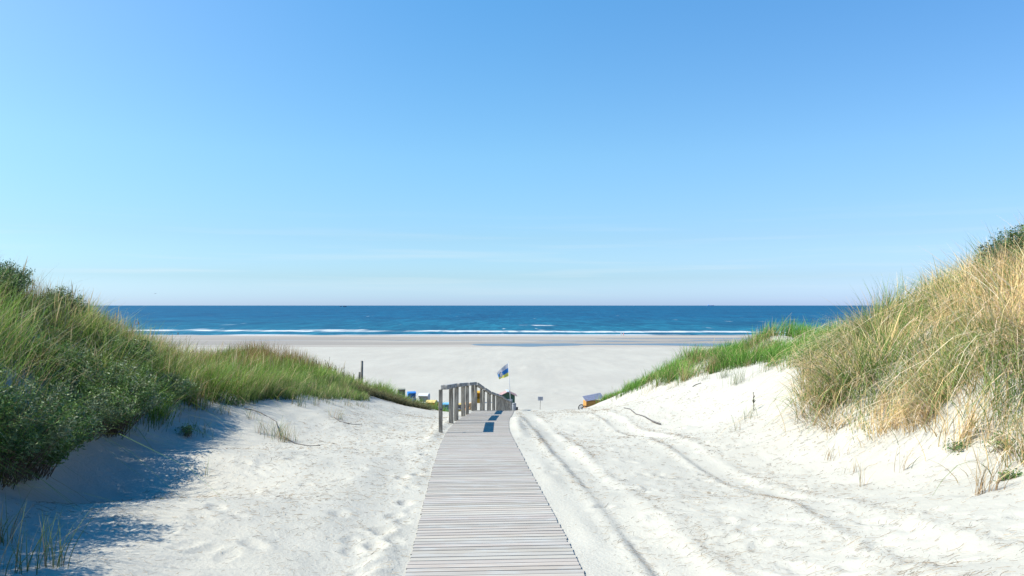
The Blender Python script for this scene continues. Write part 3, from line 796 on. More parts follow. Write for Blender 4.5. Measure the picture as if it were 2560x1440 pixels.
def make_right_grass():
    # fresh grass along the crest
    parts = []
    GP = [(6.3,14.5),(6.9,17.4),(7.3,18.8),(7.1,20.2),(6.7,21.8),(6.2,23.4),(5.75,25),(5.15,27.4),(4.6,29.8),(4.25,31.6),(3.9,33.2),(3.95,36.5),(7,40),(14,38),(14,12),(9.5,12.5),(8,14)]
    p, toff, ttone, tbig = tussocks(GP, 74000, 70, .15, .66, .45, 11)
    x, y = p[:, 0], p[:, 1]; n = len(x); z = H(x, y, False) - .03
    h = RNG.uniform(.34, .72, n) * np.interp(y, [12, 24, 30, 36], [1.0, .95, .8, .55]) * (1 + .42 * fbm(x * 1.1, y * 1.1, 83, 2))
    h = h * (.62 + .38 * tbig)
    lean = clump_lean(x, y, 211, .26, (.20, .02)) + RNG.normal(0, .20, (n, 2)) + toff * 1.6
    tone = np.clip(.45 + .9 * fbm(x * .8, y * .7, 93, 2), 0, 1)
    dry = RNG.random(n) < .05 + .45 * (tone > .80) + .45 * (ttone > .92)
    lean = np.where((dry & (tone > .80))[:, None], lean * 1.8 + np.array([-.5, -.35]), lean)
    g0 = mixc((.045, .092, .018), (.07, .125, .026), RNG.random(n)); g1 = mixc((.085, .24, .028), (.165, .315, .05), RNG.random(n))
    s0 = mixc((.20, .145, .06), (.28, .20, .09), RNG.random(n)); s1 = mixc((.36, .28, .14), (.48, .39, .22), RNG.random(n))
    c0 = np.where(dry[:, None], s0, g0); c1 = np.where(dry[:, None], s1, g1)
    bv = (1 + .20 * fbm(x * 1.7, y * 1.7, 233, 2) + .5 * (ttone - .5))[:, None]; c0 = np.clip(c0 * bv, .005, .8); c1 = np.clip(c1 * bv, .01, .8)
    w = RNG.uniform(.006, .011, n) * np.interp(y, [12, 20, 35], [1.1, 1.5, 2.0])
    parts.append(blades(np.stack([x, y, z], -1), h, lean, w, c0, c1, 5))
    p = scatter(GP, 260, .3, 12); x, y = p[:, 0], p[:, 1]; n = len(x); z = H(x, y, False)
    c = mixc((.40, .31, .18), (.50, .41, .27), RNG.random(n))
    parts.append(blades(np.stack([x, y, z], -1), RNG.uniform(.6, .9, n) * np.interp(y, [12, 24, 36], [1, .95, .5]), RNG.normal(0, .12, (n, 2)) + np.array([.14, 0]), RNG.uniform(.012, .019, n), c * .7, c, 8, 1.6, [.2, .2, .2, .2, .2, .22, 1, .85, .1]))
    v, f, c = join(parts)
    tag(link('marram_grass', mesh_np('right_grass', v, f, c), M_GRASS), 'fresh green grass along the crest of the right dune above the bare sand', 'grass', kind='stuff')
    # straw on the near slope
    parts = []
    SP = [(5.1,6.0),(5.4,8.2),(5.5,9.4),(5.52,11.4),(5.15,12.4),(4.85,13.1),(5.4,14.2),(6.1,16.2),(7.2,18.2),(8.6,18),(14,18),(14,5)]
    p, toff, ttone, tbig = tussocks(SP, 76000, 85, .17, .72, .6, 21)
    x, y = p[:, 0], p[:, 1]; n = len(x); z = H(x, y, False) - .03
    up = np.clip((z + 1.9) / 1.7, 0, 1)                 # 0 at the foot of the slope, 1 on top
    h = RNG.uniform(.42, .95, n) * (1 + .32 * fbm(x * 1.2, y * 1.2, 85, 2)) * np.interp(up, [0, .12, .5], [.75, 1, 1])
    h = h * (.60 + .40 * tbig)
    patch = fbm(x * 1.4, y * 1.4, 221, 2)
    droop = RNG.random(n) < np.clip(.68 - .50 * up + .40 * patch, .04, .95)
    a = math.radians(215) + 1.1 * fbm(x * 1.7, y * 1.7, 223, 2) + RNG.normal(0, .35, n)
    lean = np.where(droop[:, None], np.stack([np.cos(a), np.sin(a)], -1) * RNG.uniform(.7, 1.45, n)[:, None], clump_lean(x, y, 225, .30, (.24, -.02)) + RNG.normal(0, .22, (n, 2))) + toff * 1.5
    gpatch = np.clip(fbm(x * 1.0, y * 1.0, 95, 2) * 1.5 + .10, 0, 1)
    green = RNG.random(n) < np.clip(.04 + .40 * gpatch + .55 * (ttone > .80) + .25 * (x < 6.9) * (up > .25) - .10 * droop + .30 * sstep(12.8, 15.5, y) * (.5 + .5 * up) + .25 * (np.abs(x - 5.6) < .5) * (y > 12), .03, .85)
    g0 = mixc((.045, .085, .018), (.075, .12, .03), RNG.random(n)); g1 = mixc((.11, .19, .04), (.20, .26, .075), RNG.random(n))
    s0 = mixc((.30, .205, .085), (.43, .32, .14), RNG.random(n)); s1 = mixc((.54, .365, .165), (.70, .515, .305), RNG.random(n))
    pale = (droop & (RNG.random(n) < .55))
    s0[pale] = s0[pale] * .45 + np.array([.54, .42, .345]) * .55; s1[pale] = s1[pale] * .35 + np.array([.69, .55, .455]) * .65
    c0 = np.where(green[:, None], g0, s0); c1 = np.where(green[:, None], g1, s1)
    bv = (1 + .20 * fbm(x * 2.2, y * 2.2, 231, 2) + .6 * (np.where(ttone > .84, .4, ttone / .84) - .28))[:, None]; c0 = c0 * bv; c1 = np.clip(c1 * bv, 0, .8)
    w = RNG.uniform(.006, .012, n) * np.interp(y, [7, 18], [1.0, 1.5])
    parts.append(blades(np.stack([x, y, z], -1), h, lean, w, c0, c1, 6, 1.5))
    v, f, c = join(parts)
    tag(link('dry_grass', mesh_np('straw_grass', v, f, c), M_GRASS), 'long straw coloured grass drooping over the near slope of the right dune', 'grass', kind='stuff')
make_left_grass()
make_right_grass()

# ------------------------------------------------------------------ loose plant litter on the sand
def make_litter():
    pts = []
    while len(pts) < 17500:
        y = 4.0 * math.exp(random.random() * 2.05)
        r = random.random()
        if r < .38: x = random.uniform(-4.6, -.6)
        elif r < .56: x = random.uniform(-4.8, 5.8)
        elif r < .84: x = random.uniform(1.0, 5.6)
        else: x = float(track_x(y, random.choice((0, 1)))) + random.choice((-.33, -.22, .33, .4)) + random.gauss(0, .06)
        if abs(x - float(bw_x(y))) < .74: continue
        c = float(vnoise(x * 1.3, y * 1.1, 140)) + .6 * float(vnoise(x * .4, y * .35, 141))
        if random.random() > .42 + .36 * c + (.04 if x > 0 else .08): continue
        pts.append((x, y))
    P2 = np.array(pts); n = len(P2)
    L_ = np.exp(RNG.normal(math.log(.036), .6, n)); L_ = np.clip(L_, .010, .15)
    w = RNG.uniform(.0014, .0029, n) * np.clip(P2[:, 1] / 7.0, .75, 2.2)
    a = RNG.normal(.35, .8, n)
    bend = RNG.normal(0, .8, n)
    segs = 4
    V = np.empty((n, segs + 1, 2, 3)); 
    px = P2[:, 0].copy(); py = P2[:, 1].copy(); hd = a - bend / 2
    cen = np.empty((n, segs + 1, 2)); hh = np.empty((n, segs + 1))
    for k in range(segs + 1):
        cen[:, k, 0] = px; cen[:, k, 1] = py; hh[:, k] = hd
        px = px + np.cos(hd) * L_ / segs; py = py + np.sin(hd) * L_ / segs; hd = hd + bend / segs
    z = H(cen[:, :, 0].ravel(), cen[:, :, 1].ravel()).reshape(n, segs + 1)
    lift = RNG.uniform(.004, .011, n)[:, None] + np.abs(RNG.normal(0, .008, (n, 2))) @ np.array([np.linspace(1, 0, segs + 1), np.linspace(0, 1, segs + 1)])
    for s, sg in ((0, -1), (1, 1)):
        V[:, :, s, 0] = cen[:, :, 0] - sg * np.sin(hh) * w[:, None] / 2
        V[:, :, s, 1] = cen[:, :, 1] + sg * np.cos(hh) * w[:, None] / 2
        V[:, :, s, 2] = z + lift + sg * w[:, None] * .35
    i = np.arange(n * (segs + 1) * 2).reshape(n, segs + 1, 2)
    Fc = np.stack([i[:, :-1, 0], i[:, :-1, 1], i[:, 1:, 1], i[:, 1:, 0]], -1).reshape(-1, 4)
    t = RNG.random(n)
    c = np.where((t < .55)[:, None], mixc((.10, .075, .05), (.21, .155, .10), RNG.random(n)), np.where((t < .85)[:, None], mixc((.18, .125, .07), (.27, .20, .12), RNG.random(n)), mixc((.06, .05, .045), (.11, .09, .07), RNG.random(n))))
    C = np.repeat(c, (segs + 1) * 2, 0)
    tag(link('plant_litter', mesh_np('plant_litter', V.reshape(-1, 3), Fc, C), M_LITTER), 'scattered bits of dry stalk and root lying on the pale sand', 'plant litter', kind='stuff')
make_litter()

# ------------------------------------------------------------------ single tufts on the sand
def tuft(px, py, d, n, h, spread, dry, label, group, lean=.35, dirn=(.12, 0), w=.008, name='grass_tuft', cat='grass tuft'):
    x0, y0, _ = P(px, py, d)
    base = Vector((x0, y0, ground(x0, y0)))
    p = RNG.normal(0, spread, (n, 2)) + np.array([x0, y0])
    z = H(p[:, 0], p[:, 1]) - .02
    roots = np.stack([p[:, 0] - base.x, p[:, 1] - base.y, z - base.z], -1)
    ln = RNG.normal(0, lean, (n, 2)) + np.array(dirn)
    isd = RNG.random(n) < dry
    g0 = mixc((.06, .085, .03), (.10, .13, .045), RNG.random(n)); g1 = mixc((.12, .18, .05), (.22, .27, .10), RNG.random(n))
    s0 = mixc((.20, .12, .06), (.30, .19, .10), RNG.random(n)); s1 = mixc((.34, .27, .14), (.50, .42, .27), RNG.random(n))
    v, f, c = blades(roots, RNG.uniform(.5, 1.0, n) * h, ln, RNG.uniform(.6, 1.1, n) * w, np.where(isd[:, None], s0, g0), np.where(isd[:, None], s1, g1), 6, 1.7)
    o = link(name, mesh_np(name, v, f, c), M_GRASS)
    o.location = base
    return tag(o, label, cat, group)
GT = 'grass tufts on the bare sand'
for a in [
    (655,1084,14.7, 26,.42,.07,.45,'loose grass tuft at the left end of the small hummock row left of the boardwalk'),
    (690,1086,14.6, 46,.50,.10,.40,'tall thin grass tuft in the middle of the small hummock left of the boardwalk'),
    (712,1090,14.4, 60,.46,.11,.55,'densest dry grass tuft at the right end of the small hummock left of the boardwalk'),
    (628,1062,15.6, 18,.34,.06,.50,'short sparse grass tuft just behind the hummock row on the left sand'),
    (745,1022,18.0, 34,.42,.09,.30,'grass tuft standing alone on the upper sand behind the hummock'),
    (790,1018,18.8, 22,.36,.07,.45,'reddish stemmed thin tuft on the upper left sand'),
    (840,1040,17.4, 34,.36,.10,.65,'brown tuft at the start of a dark root line left of the handrail'),
    (822,1002,20.0, 40,.40,.12,.25,'greenish tuft below the grass edge of the left dune'),
    (868,1012,20.5, 28,.34,.10,.35,'low tuft below the weathered post on the left dune'),
    (905,1018,21.5, 22,.30,.10,.55,'smallest tuft beside the overhanging grass edge left of the handrail'),
    (770,975,22.0, 50,.40,.16,.25,'broad green tuft growing just under the left grass edge'),
    (690,990,19.0, 50,.42,.16,.25,'leafy grass tuft at the point where sand meets the left grass'),
    (500,1052,14.0, 40,.40,.12,.20,'green tuft at the edge of the shadow under the left dune'),
    (560,1042,15.4, 26,.36,.08,.30,'thin tuft leaning over the sand beside the shadow edge'),
    (75,1405,5.5, 34,.55,.09,.25,'large arching grass tuft in the shade in the bottom left corner'),
    (140,1395,5.65, 14,.50,.04,.45,'few tall bent stalks beside the big corner tuft in the shade'),
    (22,1345,6.1, 12,.50,.05,.35,'faint stalks at the left edge above the corner tuft'),
    (520,1170,10.3, 5,.40,.03,.6,'single slanting stalk in the sun right of the shaded sand'),
    (1838,1092,14.3, 16,.38,.06,.35,'sparse dark stemmed tuft on the right sand slope'),
    (1872,1045,15.5, 22,.36,.10,.30,'thin tuft under the upright dead stem on the right sand slope'),
    (1842,962,20.0, 60,.55,.12,.05,'bright green clump hanging down the bare sand of the right dune'),
    (1808,930,21.2, 46,.45,.10,.05,'green clump at the top left of the bare sand on the right dune'),
    (1760,966,22.2, 26,.36,.10,.35,'small tuft by the forked twig on the right dune'),
    (1912,925,20.3, 40,.42,.12,.15,'green clump at the top of the bare sand under the grassy hump'),
    (2462,1195,6.9, 40,.50,.06,.92,'tall straw coloured tuft in front of the right grass slope'),
    (2258,1150,9.3, 12,.42,.05,.85,'two or three dry stalks on the sand below the right grass slope'),
    (2155,1165,9.2, 8,.38,.04,.8,'lone dry stalk left of the straw tuft on the right sand'),
    (2080,1110,11.2, 16,.34,.08,.9,'low dry tuft at the left foot of the straw slope'),
    (2130,1140,10.0, 12,.26,.06,.95,'brown stubble patch below the left foot of the straw slope'),
    (1620,1000,27.2, 40,.34,.14,.7,'brownish tuft under the green crest near the handcart'),
    (1685,975,24.5, 40,.36,.14,.5,'mixed tuft under the green crest of the right dune'),
]:
    tuft(*a, group=GT)

# ------------------------------------------------------------------ shrubs with leaves
def shrub(x, y, R_, h, nst, label, cols, leaf=(.046, .0135), name='shrub', cat='shrub', group=None, squash=1.0, up=.45, leaves=100):
    z = ground(x, y)
    root = tag(empty(name, (x, y, z - .03)), label, cat, group)
    V = []; Fc = []; C = []
    bm = bmesh.new()
    for i in range(nst):
        a = random.uniform(0, 2 * math.pi); rr = math.sqrt(random.random()) * R_
        tip = Vector((math.cos(a) * rr, math.sin(a) * rr * squash, h * random.uniform(.55, 1.0) * (1 - .35 * (rr / R_) ** 2)))
        b0 = Vector((tip.x * .25 + random.gauss(0, .06), tip.y * .25 + random.gauss(0, .06), 0))
        b0.z = 0
        mid = b0.lerp(tip, .5) + Vector((random.gauss(0, .06), random.gauss(0, .06), h * .10))
        pts = []
        for k in range(6):
            t = k / 5
            pts.append(b0 * (1 - t) ** 2 + mid * 2 * t * (1 - t) + tip * t * t)
        tube(bm, pts, [.0045 * (1 - .7 * k / 5) for k in range(6)], 4, cap=False)
        base = np.array(random.choice(cols)) * random.uniform(.8, 1.2)
        nl = leaves
        for k in range(nl):
            t = .42 + .58 * ((k + random.random()) / nl) ** .8
            p = b0 * (1 - t) ** 2 + mid * 2 * t * (1 - t) + tip * t * t
            tw = Vector((random.gauss(0, 1), random.gauss(0, 1), random.gauss(up, .6))).normalized()
            p = p + Vector((random.gauss(0, .034), random.gauss(0, .034), random.gauss(0, .03)))
            sd = tw.cross(Vector((random.gauss(0, 1), random.gauss(0, 1), random.gauss(0, 1)))).normalized()
            l = leaf[0] * random.uniform(.5, 1.5); w = leaf[1] * random.uniform(.7, 1.4)
            nrm = tw.cross(sd) * (w * .25)
            q = len(V)
            V += [tuple(p), tuple(p + tw * l * .5 + sd * w / 2 + nrm), tuple(p + tw * l), tuple(p + tw * l * .5 - sd * w / 2 + nrm)]
            cc = base * random.uniform(.8, 1.2)
            C += [cc * .85, cc, cc * 1.05, cc]
            Fc.append((q, q + 1, q + 2, q + 3))
    bm_obj('stems', bm, M_BARK, root)
    link('foliage', mesh_np('foliage', V, Fc, np.array(C)), M_LEAF, root)
    return root
SIL = [(.10, .17, .045), (.13, .18, .075), (.065, .125, .025), (.07, .135, .025), (.19, .23, .13)]
DRK = [(.04, .085, .030), (.055, .10, .035), (.08, .125, .05)]
GS = 'silvery creeping shrubs at the foot of the left dune'
for x, y, R_, h, n, lab in [
    (-4.85, 5.0, .75, 1.2, 110, 'dark shrub just outside the left edge casting the corner shade'),
    (-4.95, 6.3, .80, 1.25, 120, 'dark shrub at the left edge above the corner tuft'),
    (-5.20, 7.6, .85, 1.2, 140, 'dark low shrub nearest the left edge at the foot of the left dune'),
    (-5.62, 8.8, .85, .95, 140, 'grey leaved shrub with pale sunlit tips at the left foot of the dune'),
    (-5.85, 10.1, .80, .85, 110, 'dark shaded shrub behind the pale tipped shrub at the left dune foot'),
    (-6.05, 11.3, .9, 1.25, 160, 'rounded shrub with silver sprays jutting over the blue sand shadow'),
    (-6.5, 12.5, .7, .8, 90, 'dark shrub at the upper end of the shrub row under the left dune'),
    (-7.1, 11.6, .65, .65, 60, 'small silvery shrub in the middle of the left grass slope'),
    (-7.4, 14.2, .70, .7, 80, 'pale leaved low shrub in the grass right of the silvery shrub'),
    (-6.6, 14.6, .60, .6, 60, 'green silvery shrub low on the slope where the shadow narrows')]:
    shrub(x, y, R_, h, n, lab, SIL, group=GS)
for x, y, R_, h, n, lab in [
    (-9.3, 13.6, .65, .82, 120, 'dark leafy bush on the left dune top against the sky'),
    (-8.85, 14.9, .45, .75, 60, 'small bush right of the dark bush on the left skyline'),
    (-9.2, 15.4, .28, .85, 30, 'upright leafy sprig poking above the left skyline'),
    (-8.75, 12.4, .75, .75, 100, 'wide grey green bush below the dark skyline bush on the left'),
    (8.62, 12.9, .65, .95, 130, 'dense green bush on the right dune top at the right edge'),
    (8.15, 13.1, .40, .65, 60, 'smaller bush left of the dense bush on the right skyline')]:
    shrub(x, y, R_, h, n, lab, DRK + SIL[:1], group='bushes on the dune tops')
GP_ = 'small green plants on the sand'
for px, py, d, R_, h, n, lab in [
    (2395,1098,9.2,.13,.10,22,'sprawling dark green plant at the foot of the straw slope'),
    (2500,1075,8.6,.09,.26,16,'upright green plant among the straw near the right edge'),
    (2530,1182,7.2,.05,.075,20,'small round green plant alone on the sand near the right edge'),
    (462,1058,13.7,.16,.22,26,'bright green leafy plant at the edge of the shaded sand'),
    (405,1222,8.6,.05,.05,8,'tiny green sprout in the shadow edge on the left sand'),
    (585,1010,16.6,.2,.18,26,'light green leafy plant where the left grass meets the hummock')]:
    x, y, _ = P(px, py, d)
    shrub(x, y, R_, h, n, lab, [(.075, .15, .04), (.12, .20, .055)], (.038, .013), 'leafy_plant', 'plant', GP_, leaves=16)

# dead weed stalks standing on the left ridge
def weed(px, py, d, h, label, n=3, dark=True, name='dead_weed', cat='dead weed', group='dead weeds along the left ridge'):
    x, y, _ = P(px, py, d)
    z = ground(x, y)
    bm = bmesh.new()
    for i in range(n):
        a = random.uniform(0, 6.28); ln = random.uniform(.03, .16)
        top = Vector((math.cos(a) * ln * h, math.sin(a) * ln * h, h * random.uniform(.75, 1)))
        b0 = Vector((random.gauss(0, .03), random.gauss(0, .03), -.05))
        tube(bm, [b0, b0.lerp(top, .5) + Vector((0, 0, .02)), top], [.009, .007, .004], 5)
        for k in range(14):
            t = random.uniform(.40, 1.0); p = b0.lerp(top, t)
            aa = random.uniform(0, 6.28); l = random.uniform(.04, .15) * (1.15 - t)
            q = p + Vector((math.cos(aa) * l * .6, math.sin(aa) * l * .6, l))
            tube(bm, [p, q], [.005, .011], 4)
    o = bm_obj(name, bm, noisy('dead_weed_stalks', (.055, .05, .035), .9, .3, 30) if dark else noisy('brown_weed_stalks', (.15, .10, .05), .9, .3, 30))
    o.location = (x, y, z)
    return tag(o, label, cat, group)
for i, a in enumerate([(795,915,30.4,.85,'dead weed at the left end of the dark stalks on the left ridge'), (822,925,30.8,1.0,'tallest branching dead weed on the left ridge'),
          (836,930,31,.8,'leaning dead weed beside the tallest one on the left ridge'), (858,940,31.5,.85,'dark dead weed left of the wooden post on the left ridge'),
          (872,945,32,.6,'short dead weed close to the wooden post'), (886,948,32.4,.65,'dead weed touching the wooden post on the left ridge')]):
    weed(*a)
weed(465, 880, 22.5, .75, 'brown seed plume rising from the grass against the beach', 2, False, 'dock_plant', 'plant', None)
weed(1877, 1030, 16.0, .42, 'dark upright dead stem on the right sand slope', 1, True, 'dead_weed', 'dead weed', None)

# ------------------------------------------------------------------ sticks, posts on the dunes
def stick(name, pts, r, label, cat, mat=None):
    v = []
    for px, py, d in pts:
        x, y, _ = P(px, py, d); v.append(Vector((x, y, ground(x, y) + r * .7)))
    base = v[0].copy()
    bm = bmesh.new()
    tube(bm, [p - base for p in v], [r * (1 - .5 * i / (len(v) - 1)) for i in range(len(v))], 6)
    o = bm_obj(name, bm, mat or noisy('grey_driftwood', (.10, .09, .085), .9, .3, 15)); o.location = base
    return tag(o, label, cat)
stick('driftwood', [(1651,1062,18.4), (1630,1055,18.9), (1612,1048,19.6), (1590,1046,20.2), (1575,1038,21.5), (1560,1035,22.2)], .022, 'long thin dark branch lying on the right sand', 'driftwood')
stick('root', [(612,1045,16.4), (650,1052,16.2), (690,1062,15.9), (700,1080,14.9), (740,1096,14.2), (775,1106,13.8), (800,1108,13.9)], .012, 'thin dark strand trailing across the left sand hummock', 'root')  # thin dark tube laid along a dark line over the hummock
stick('root', [(835,1040,17.4), (850,1050,17.1), (880,1058,17.0), (905,1062,17.2)], .012, 'short dark root beside the brown tuft left of the handrail', 'root')
stick('twig', [(1732,984,21.6), (1738,972,21.7), (1752,966,21.8)], .015, 'forked grey twig on the bare sand of the right dune', 'twig')
def dune_post(px, ptop, pbot, d, r, lean, label):
    x, y, zt = P(px, ptop, d)
    z0 = ground(x, y)
    bm = bmesh.new()
    tube(bm, [(0, 0, -.3), (lean * .5, 0, (zt - z0) * .5), (lean, 0, zt - z0 - .02), (lean, 0, zt - z0)], [r, r, r * .98, r * .7], 10)
    o = bm_obj('wooden_post', bm, M_WOODGREY); o.location = (x - lean, y, z0)
    tag(o, label, 'post')
dune_post(905, 902, 945, 33.0, .055, .02, 'round weathered wooden post standing in the left dune grass')
dune_post(899, 930, 945, 33.2, .05, .05, 'shorter leaning post beside the tall post on the left dune')

# ------------------------------------------------------------------ the beach: hut, flag, bin, sign, cart
M_GREEN = noisy('green_painted_boards', (.030, .085, .055), .6, .15, 3, (12, 12, .6))
M_ROOF = noisy('pink_grey_roof_felt', (.36, .24, .23), .8, .12, 6)
M_RIDGE = noisy('galvanised_ridge', (.42, .44, .46), .5, .08, 6, metal=.3)
M_WHITE = noisy('white_paint', (.40, .405, .41), .6, .05, 4)
M_BLACK = noisy('black_rubber', (.02, .02, .022), .6, .2, 20)
M_GREYP = noisy('grey_metal', (.30, .31, .33), .5, .12, 8, metal=.2)
def beach_hut():
    x, y = -.56, 92.0
    z = ground(x, y)
    root = tag(empty('beach_hut', (x, y, z), .06), 'small green wooden hut with a pink grey gable roof at the end of the handrail', 'hut')
    bm = bmesh.new(); w, d, h = .86, .8, 1.72
    prof = [(-w, 0), (w, 0), (w, h), (0, h + .42), (-w, h)]
    r0 = [bm.verts.new((a, -d, b + .12)) for a, b in prof]; r1 = [bm.verts.new((a, d, b + .12)) for a, b in prof]
    for i in range(5): bm.faces.new((r0[i], r0[(i + 1) % 5], r1[(i + 1) % 5], r1[i]))
    bm.faces.new(list(reversed(r0))); bm.faces.new(r1)
    for k in range(11):
        box(bm, (.02, .012, h - .02), (-w + .08 + k * .155, -d - .006, .12 + h / 2))
    bm_obj('wall', bm, M_GREEN, root)
    for s in (-1, 1):
        bm = bmesh.new()
        L_ = math.hypot(1.12, .52); an_ = math.atan2(.52, 1.12)
        box(bm, (L_, 2.1, .06), (s * .56, 0, h + .12 + .42 - .26 + .09), (0, s * an_, 0))
        for k in range(6): box(bm, (L_ - .02, .03, .02), (s * .56, -.95 + k * .38, h + .12 + .42 - .26 + .13), (0, s * an_, 0))
        bm_obj('roof_panel', bm, M_ROOF, root)
    bm = bmesh.new(); box(bm, (.34, 2.14, .05), (0, 0, h + .12 + .42 + .135), bev=.015); bm_obj('ridge_cap', bm, M_RIDGE, root)
    bm = bmesh.new(); box(bm, (1.15, .05, .44), (-.02, -d - .04, 1.27)); 
    for k in range(3): box(bm, (1.12, .02, .03), (-.02, -d - .07, 1.13 + .14 * k))
    bm_obj('shutter', bm, M_WHITE, root)
    bm = bmesh.new(); box(bm, (1.6, .04, .10), (0, -d - .03, .22), mi=0); box(bm, (1.5, .3, .05), (0, -d - .16, .30))
    bm_obj('step', bm, noisy('pale_red_boards', (.42, .22, .17), .8, .15, 5), root)
    for a in (-.7, .7):
        for b in (-.6, .6):
            bm = bmesh.new(); box(bm, (.12, .12, .5), (a, b, -.13)); bm_obj('foot', bm, M_WOODGREY, root)
beach_hut()
def flag_and_pole():
    y = 84.6
    bx_, _, bz = P(1277.5, 1026, y); bz = float(bw_z(83.5)) - .25
    _, _, tz = P(1270, 905, y); tx = P(1270.5, 905, y)[0]
    root = tag(empty('flagpole', (bx_, y, bz)), 'slim white flagpole fixed to a grey post in front of the green hut', 'flagpole')
    hgt = tz - bz
    bm = bmesh.new(); tube(bm, [(0, -.06, .35), ((tx - bx_) * .5, -.06, hgt * .5), (tx - bx_, -.06, hgt)], [.042, .036, .022], 10)
    bm_obj('pole', bm, M_WHITE, root)
    bm = bmesh.new(); box(bm, (.16, .16, 1.35), (.02, .06, .55), bev=.02); bm_obj('base_post', bm, M_WOODGREY, root)
    bm = bmesh.new(); bmesh.ops.create_uvsphere(bm, u_segments=10, v_segments=6, radius=.045, matrix=Matrix.Translation((tx - bx_, -.06, hgt + .03))); bm_obj('finial', bm, M_WHITE, root)
    # flag: hoist on the pole, blown and hanging to the left
    nu, nv = 22, 14
    V = np.empty((nu + 1, nv + 1, 3))
    th = np.array(P(1270.6, 908, y)); bh = np.array(P(1272.8, 940, y)); tf = np.array(P(1243.0, 933, y)); bf = np.array(P(1249, 948, y))
    for i in range(nu + 1):
        for j in range(nv + 1):
            u, v = i / nu, j / nv                     # v = 0 top
            a = th * (1 - v) + bh * v; b = tf * (1 - v) + bf * v
            p = a * (1 - u) + b * u
            p = p + np.array([0, 0, .10 * math.sin(u * math.pi) * (1 - v)])
            V[i, j] = p + np.array([-.03, -.06 + .16 * u * math.sin(u * 8.5 + v * 1.2), .03 * math.sin(u * 9 + 1) * u])
    base = V[0, 0].copy()
    idx = np.arange((nu + 1) * (nv + 1)).reshape(nu + 1, nv + 1)
    f = np.stack([idx[:-1, :-1], idx[1:, :-1], idx[1:, 1:], idx[:-1, 1:]], -1).reshape(-1, 4)
    me = mesh_np('flag', (V - base).reshape(-1, 3), f)
    o = link('flag', me, [leafless('flag_white', (.42, .41, .44)), leafless('flag_blue', (.02, .13, .36)), leafless('flag_yellow', (.56, .50, .10)), leafless('flag_emblem_dark', (.03, .05, .10)), leafless('flag_sky_blue', (.10, .36, .66))])
    mi = []
    for i in range(nu):
        for j in range(nv):
            u, v = (i + .5) / nu, (j + .5) / nv
            m = 0 if v < .38 else (1 if v < .70 else 2)
            r = math.hypot((u - .74) / .17, (v - .60) / .30)
            if r < 1: m = 3 if (i * 3 + j * 2) % 5 < 2 or r > .86 else 0
            if u > .90 and .30 < v < .72: m = 4
            mi.append(m)
    me.polygons.foreach_set('material_index', np.array(mi, np.int32))
    o.location = base
    tag(o, 'white blue and yellow striped flag with an emblem hanging from the flagpole', 'flag')
def leafless(name, col):
    m, nt, b = new_mat(name)
    n = nt.nodes.new('ShaderNodeTexNoise'); n.inputs['Scale'].default_value = 14
    mx = nt.nodes.new('ShaderNodeMix'); mx.data_type = 'RGBA'; mx.inputs[6].default_value = (*[c * .9 for c in col], 1); mx.inputs[7].default_value = (*col, 1)
    nt.links.new(n.outputs[0], mx.inputs[0]); nt.links.new(mx.outputs[2], b.inputs['Base Color']); b.inputs['Roughness'].default_value = .85
    tr = nt.nodes.new('ShaderNodeBsdfTranslucent'); nt.links.new(mx.outputs[2], tr.inputs[0])
    ms = nt.nodes.new('ShaderNodeMixShader'); ms.inputs[0].default_value = .35
    nt.links.new(b.outputs[0], ms.inputs[1]); nt.links.new(tr.outputs[0], ms.inputs[2]); nt.links.new(ms.outputs[0], nt.nodes['Material Output'].inputs[0])
    return m
flag_and_pole()
def bin_and_sign():
    x, y = P(1285, 1015, 86.5)[0], 86.5
    root = tag(empty('waste_bin', (x, y, ground(x, y)), .1), 'grey waste bin with a darker lid right of the flagpole base', 'bin')
    bm = bmesh.new(); tube(bm, [(0, 0, 0), (0, 0, .05), (0, 0, .74), (0, 0, .78)], [.20, .22, .24, .24], 16)
    for k in range(16):
        a = 2 * math.pi * k / 16; box(bm, (.02, .02, .66), (math.cos(a) * .235, math.sin(a) * .235, .40), (0, 0, a))
    bm_obj('body', bm, M_GREYP, root)
    bm = bmesh.new(); tube(bm, [(0, 0, .78), (0, 0, .84), (0, 0, .92)], [.27, .26, .12], 16); bm_obj('lid', bm, noisy('dark_lid', (.12, .125, .13), .5, .1, 6), root)
    x, y = P(1292.5, 1020, 88)[0], 88.0
    bm = bmesh.new(); box(bm, (.24, .3, .42), (0, 0, .2), bev=.03); box(bm, (.27, .33, .05), (0, 0, .43), bev=.015)
    o = bm_obj('crate', bm, M_BLACK); o.location = (x, y, ground(x, y)); tag(o, 'small black crate on the sand beside the grey bin', 'crate')
    x, y = P(1351, 1010, 94)[0], 94.0
    root = tag(empty('notice_sign', (x, y, ground(x, y)), -.05), 'white notice board on a single thin post standing on the open beach', 'sign')
    bm = bmesh.new(); box(bm, (.055, .055, 1.55), (-.02, .03, .65), (0, .03, 0), bev=.008); bm_obj('post', bm, M_WOODGREY, root)
    bm = bmesh.new(); box(bm, (.66, .03, .50), (0, -.02, 1.37), bev=.01); bm_obj('board', bm, noisy('sign_white', (.30, .30, .325), .5, .05, 5), root)
    bm = bmesh.new()
    for zz, w, n in ((1.50, .52, 9), (1.38, .52, 8), (1.25, .36, 6)):
        for k in range(n):
            box(bm, (w / n * random.uniform(.5, .85), .006, .045), (-w / 2 + (k + .5) * w / n, -.040, zz))
    bm_obj('lettering', bm, noisy('sign_ink', (.09, .09, .12), .6, .1, 5), root)
bin_and_sign()
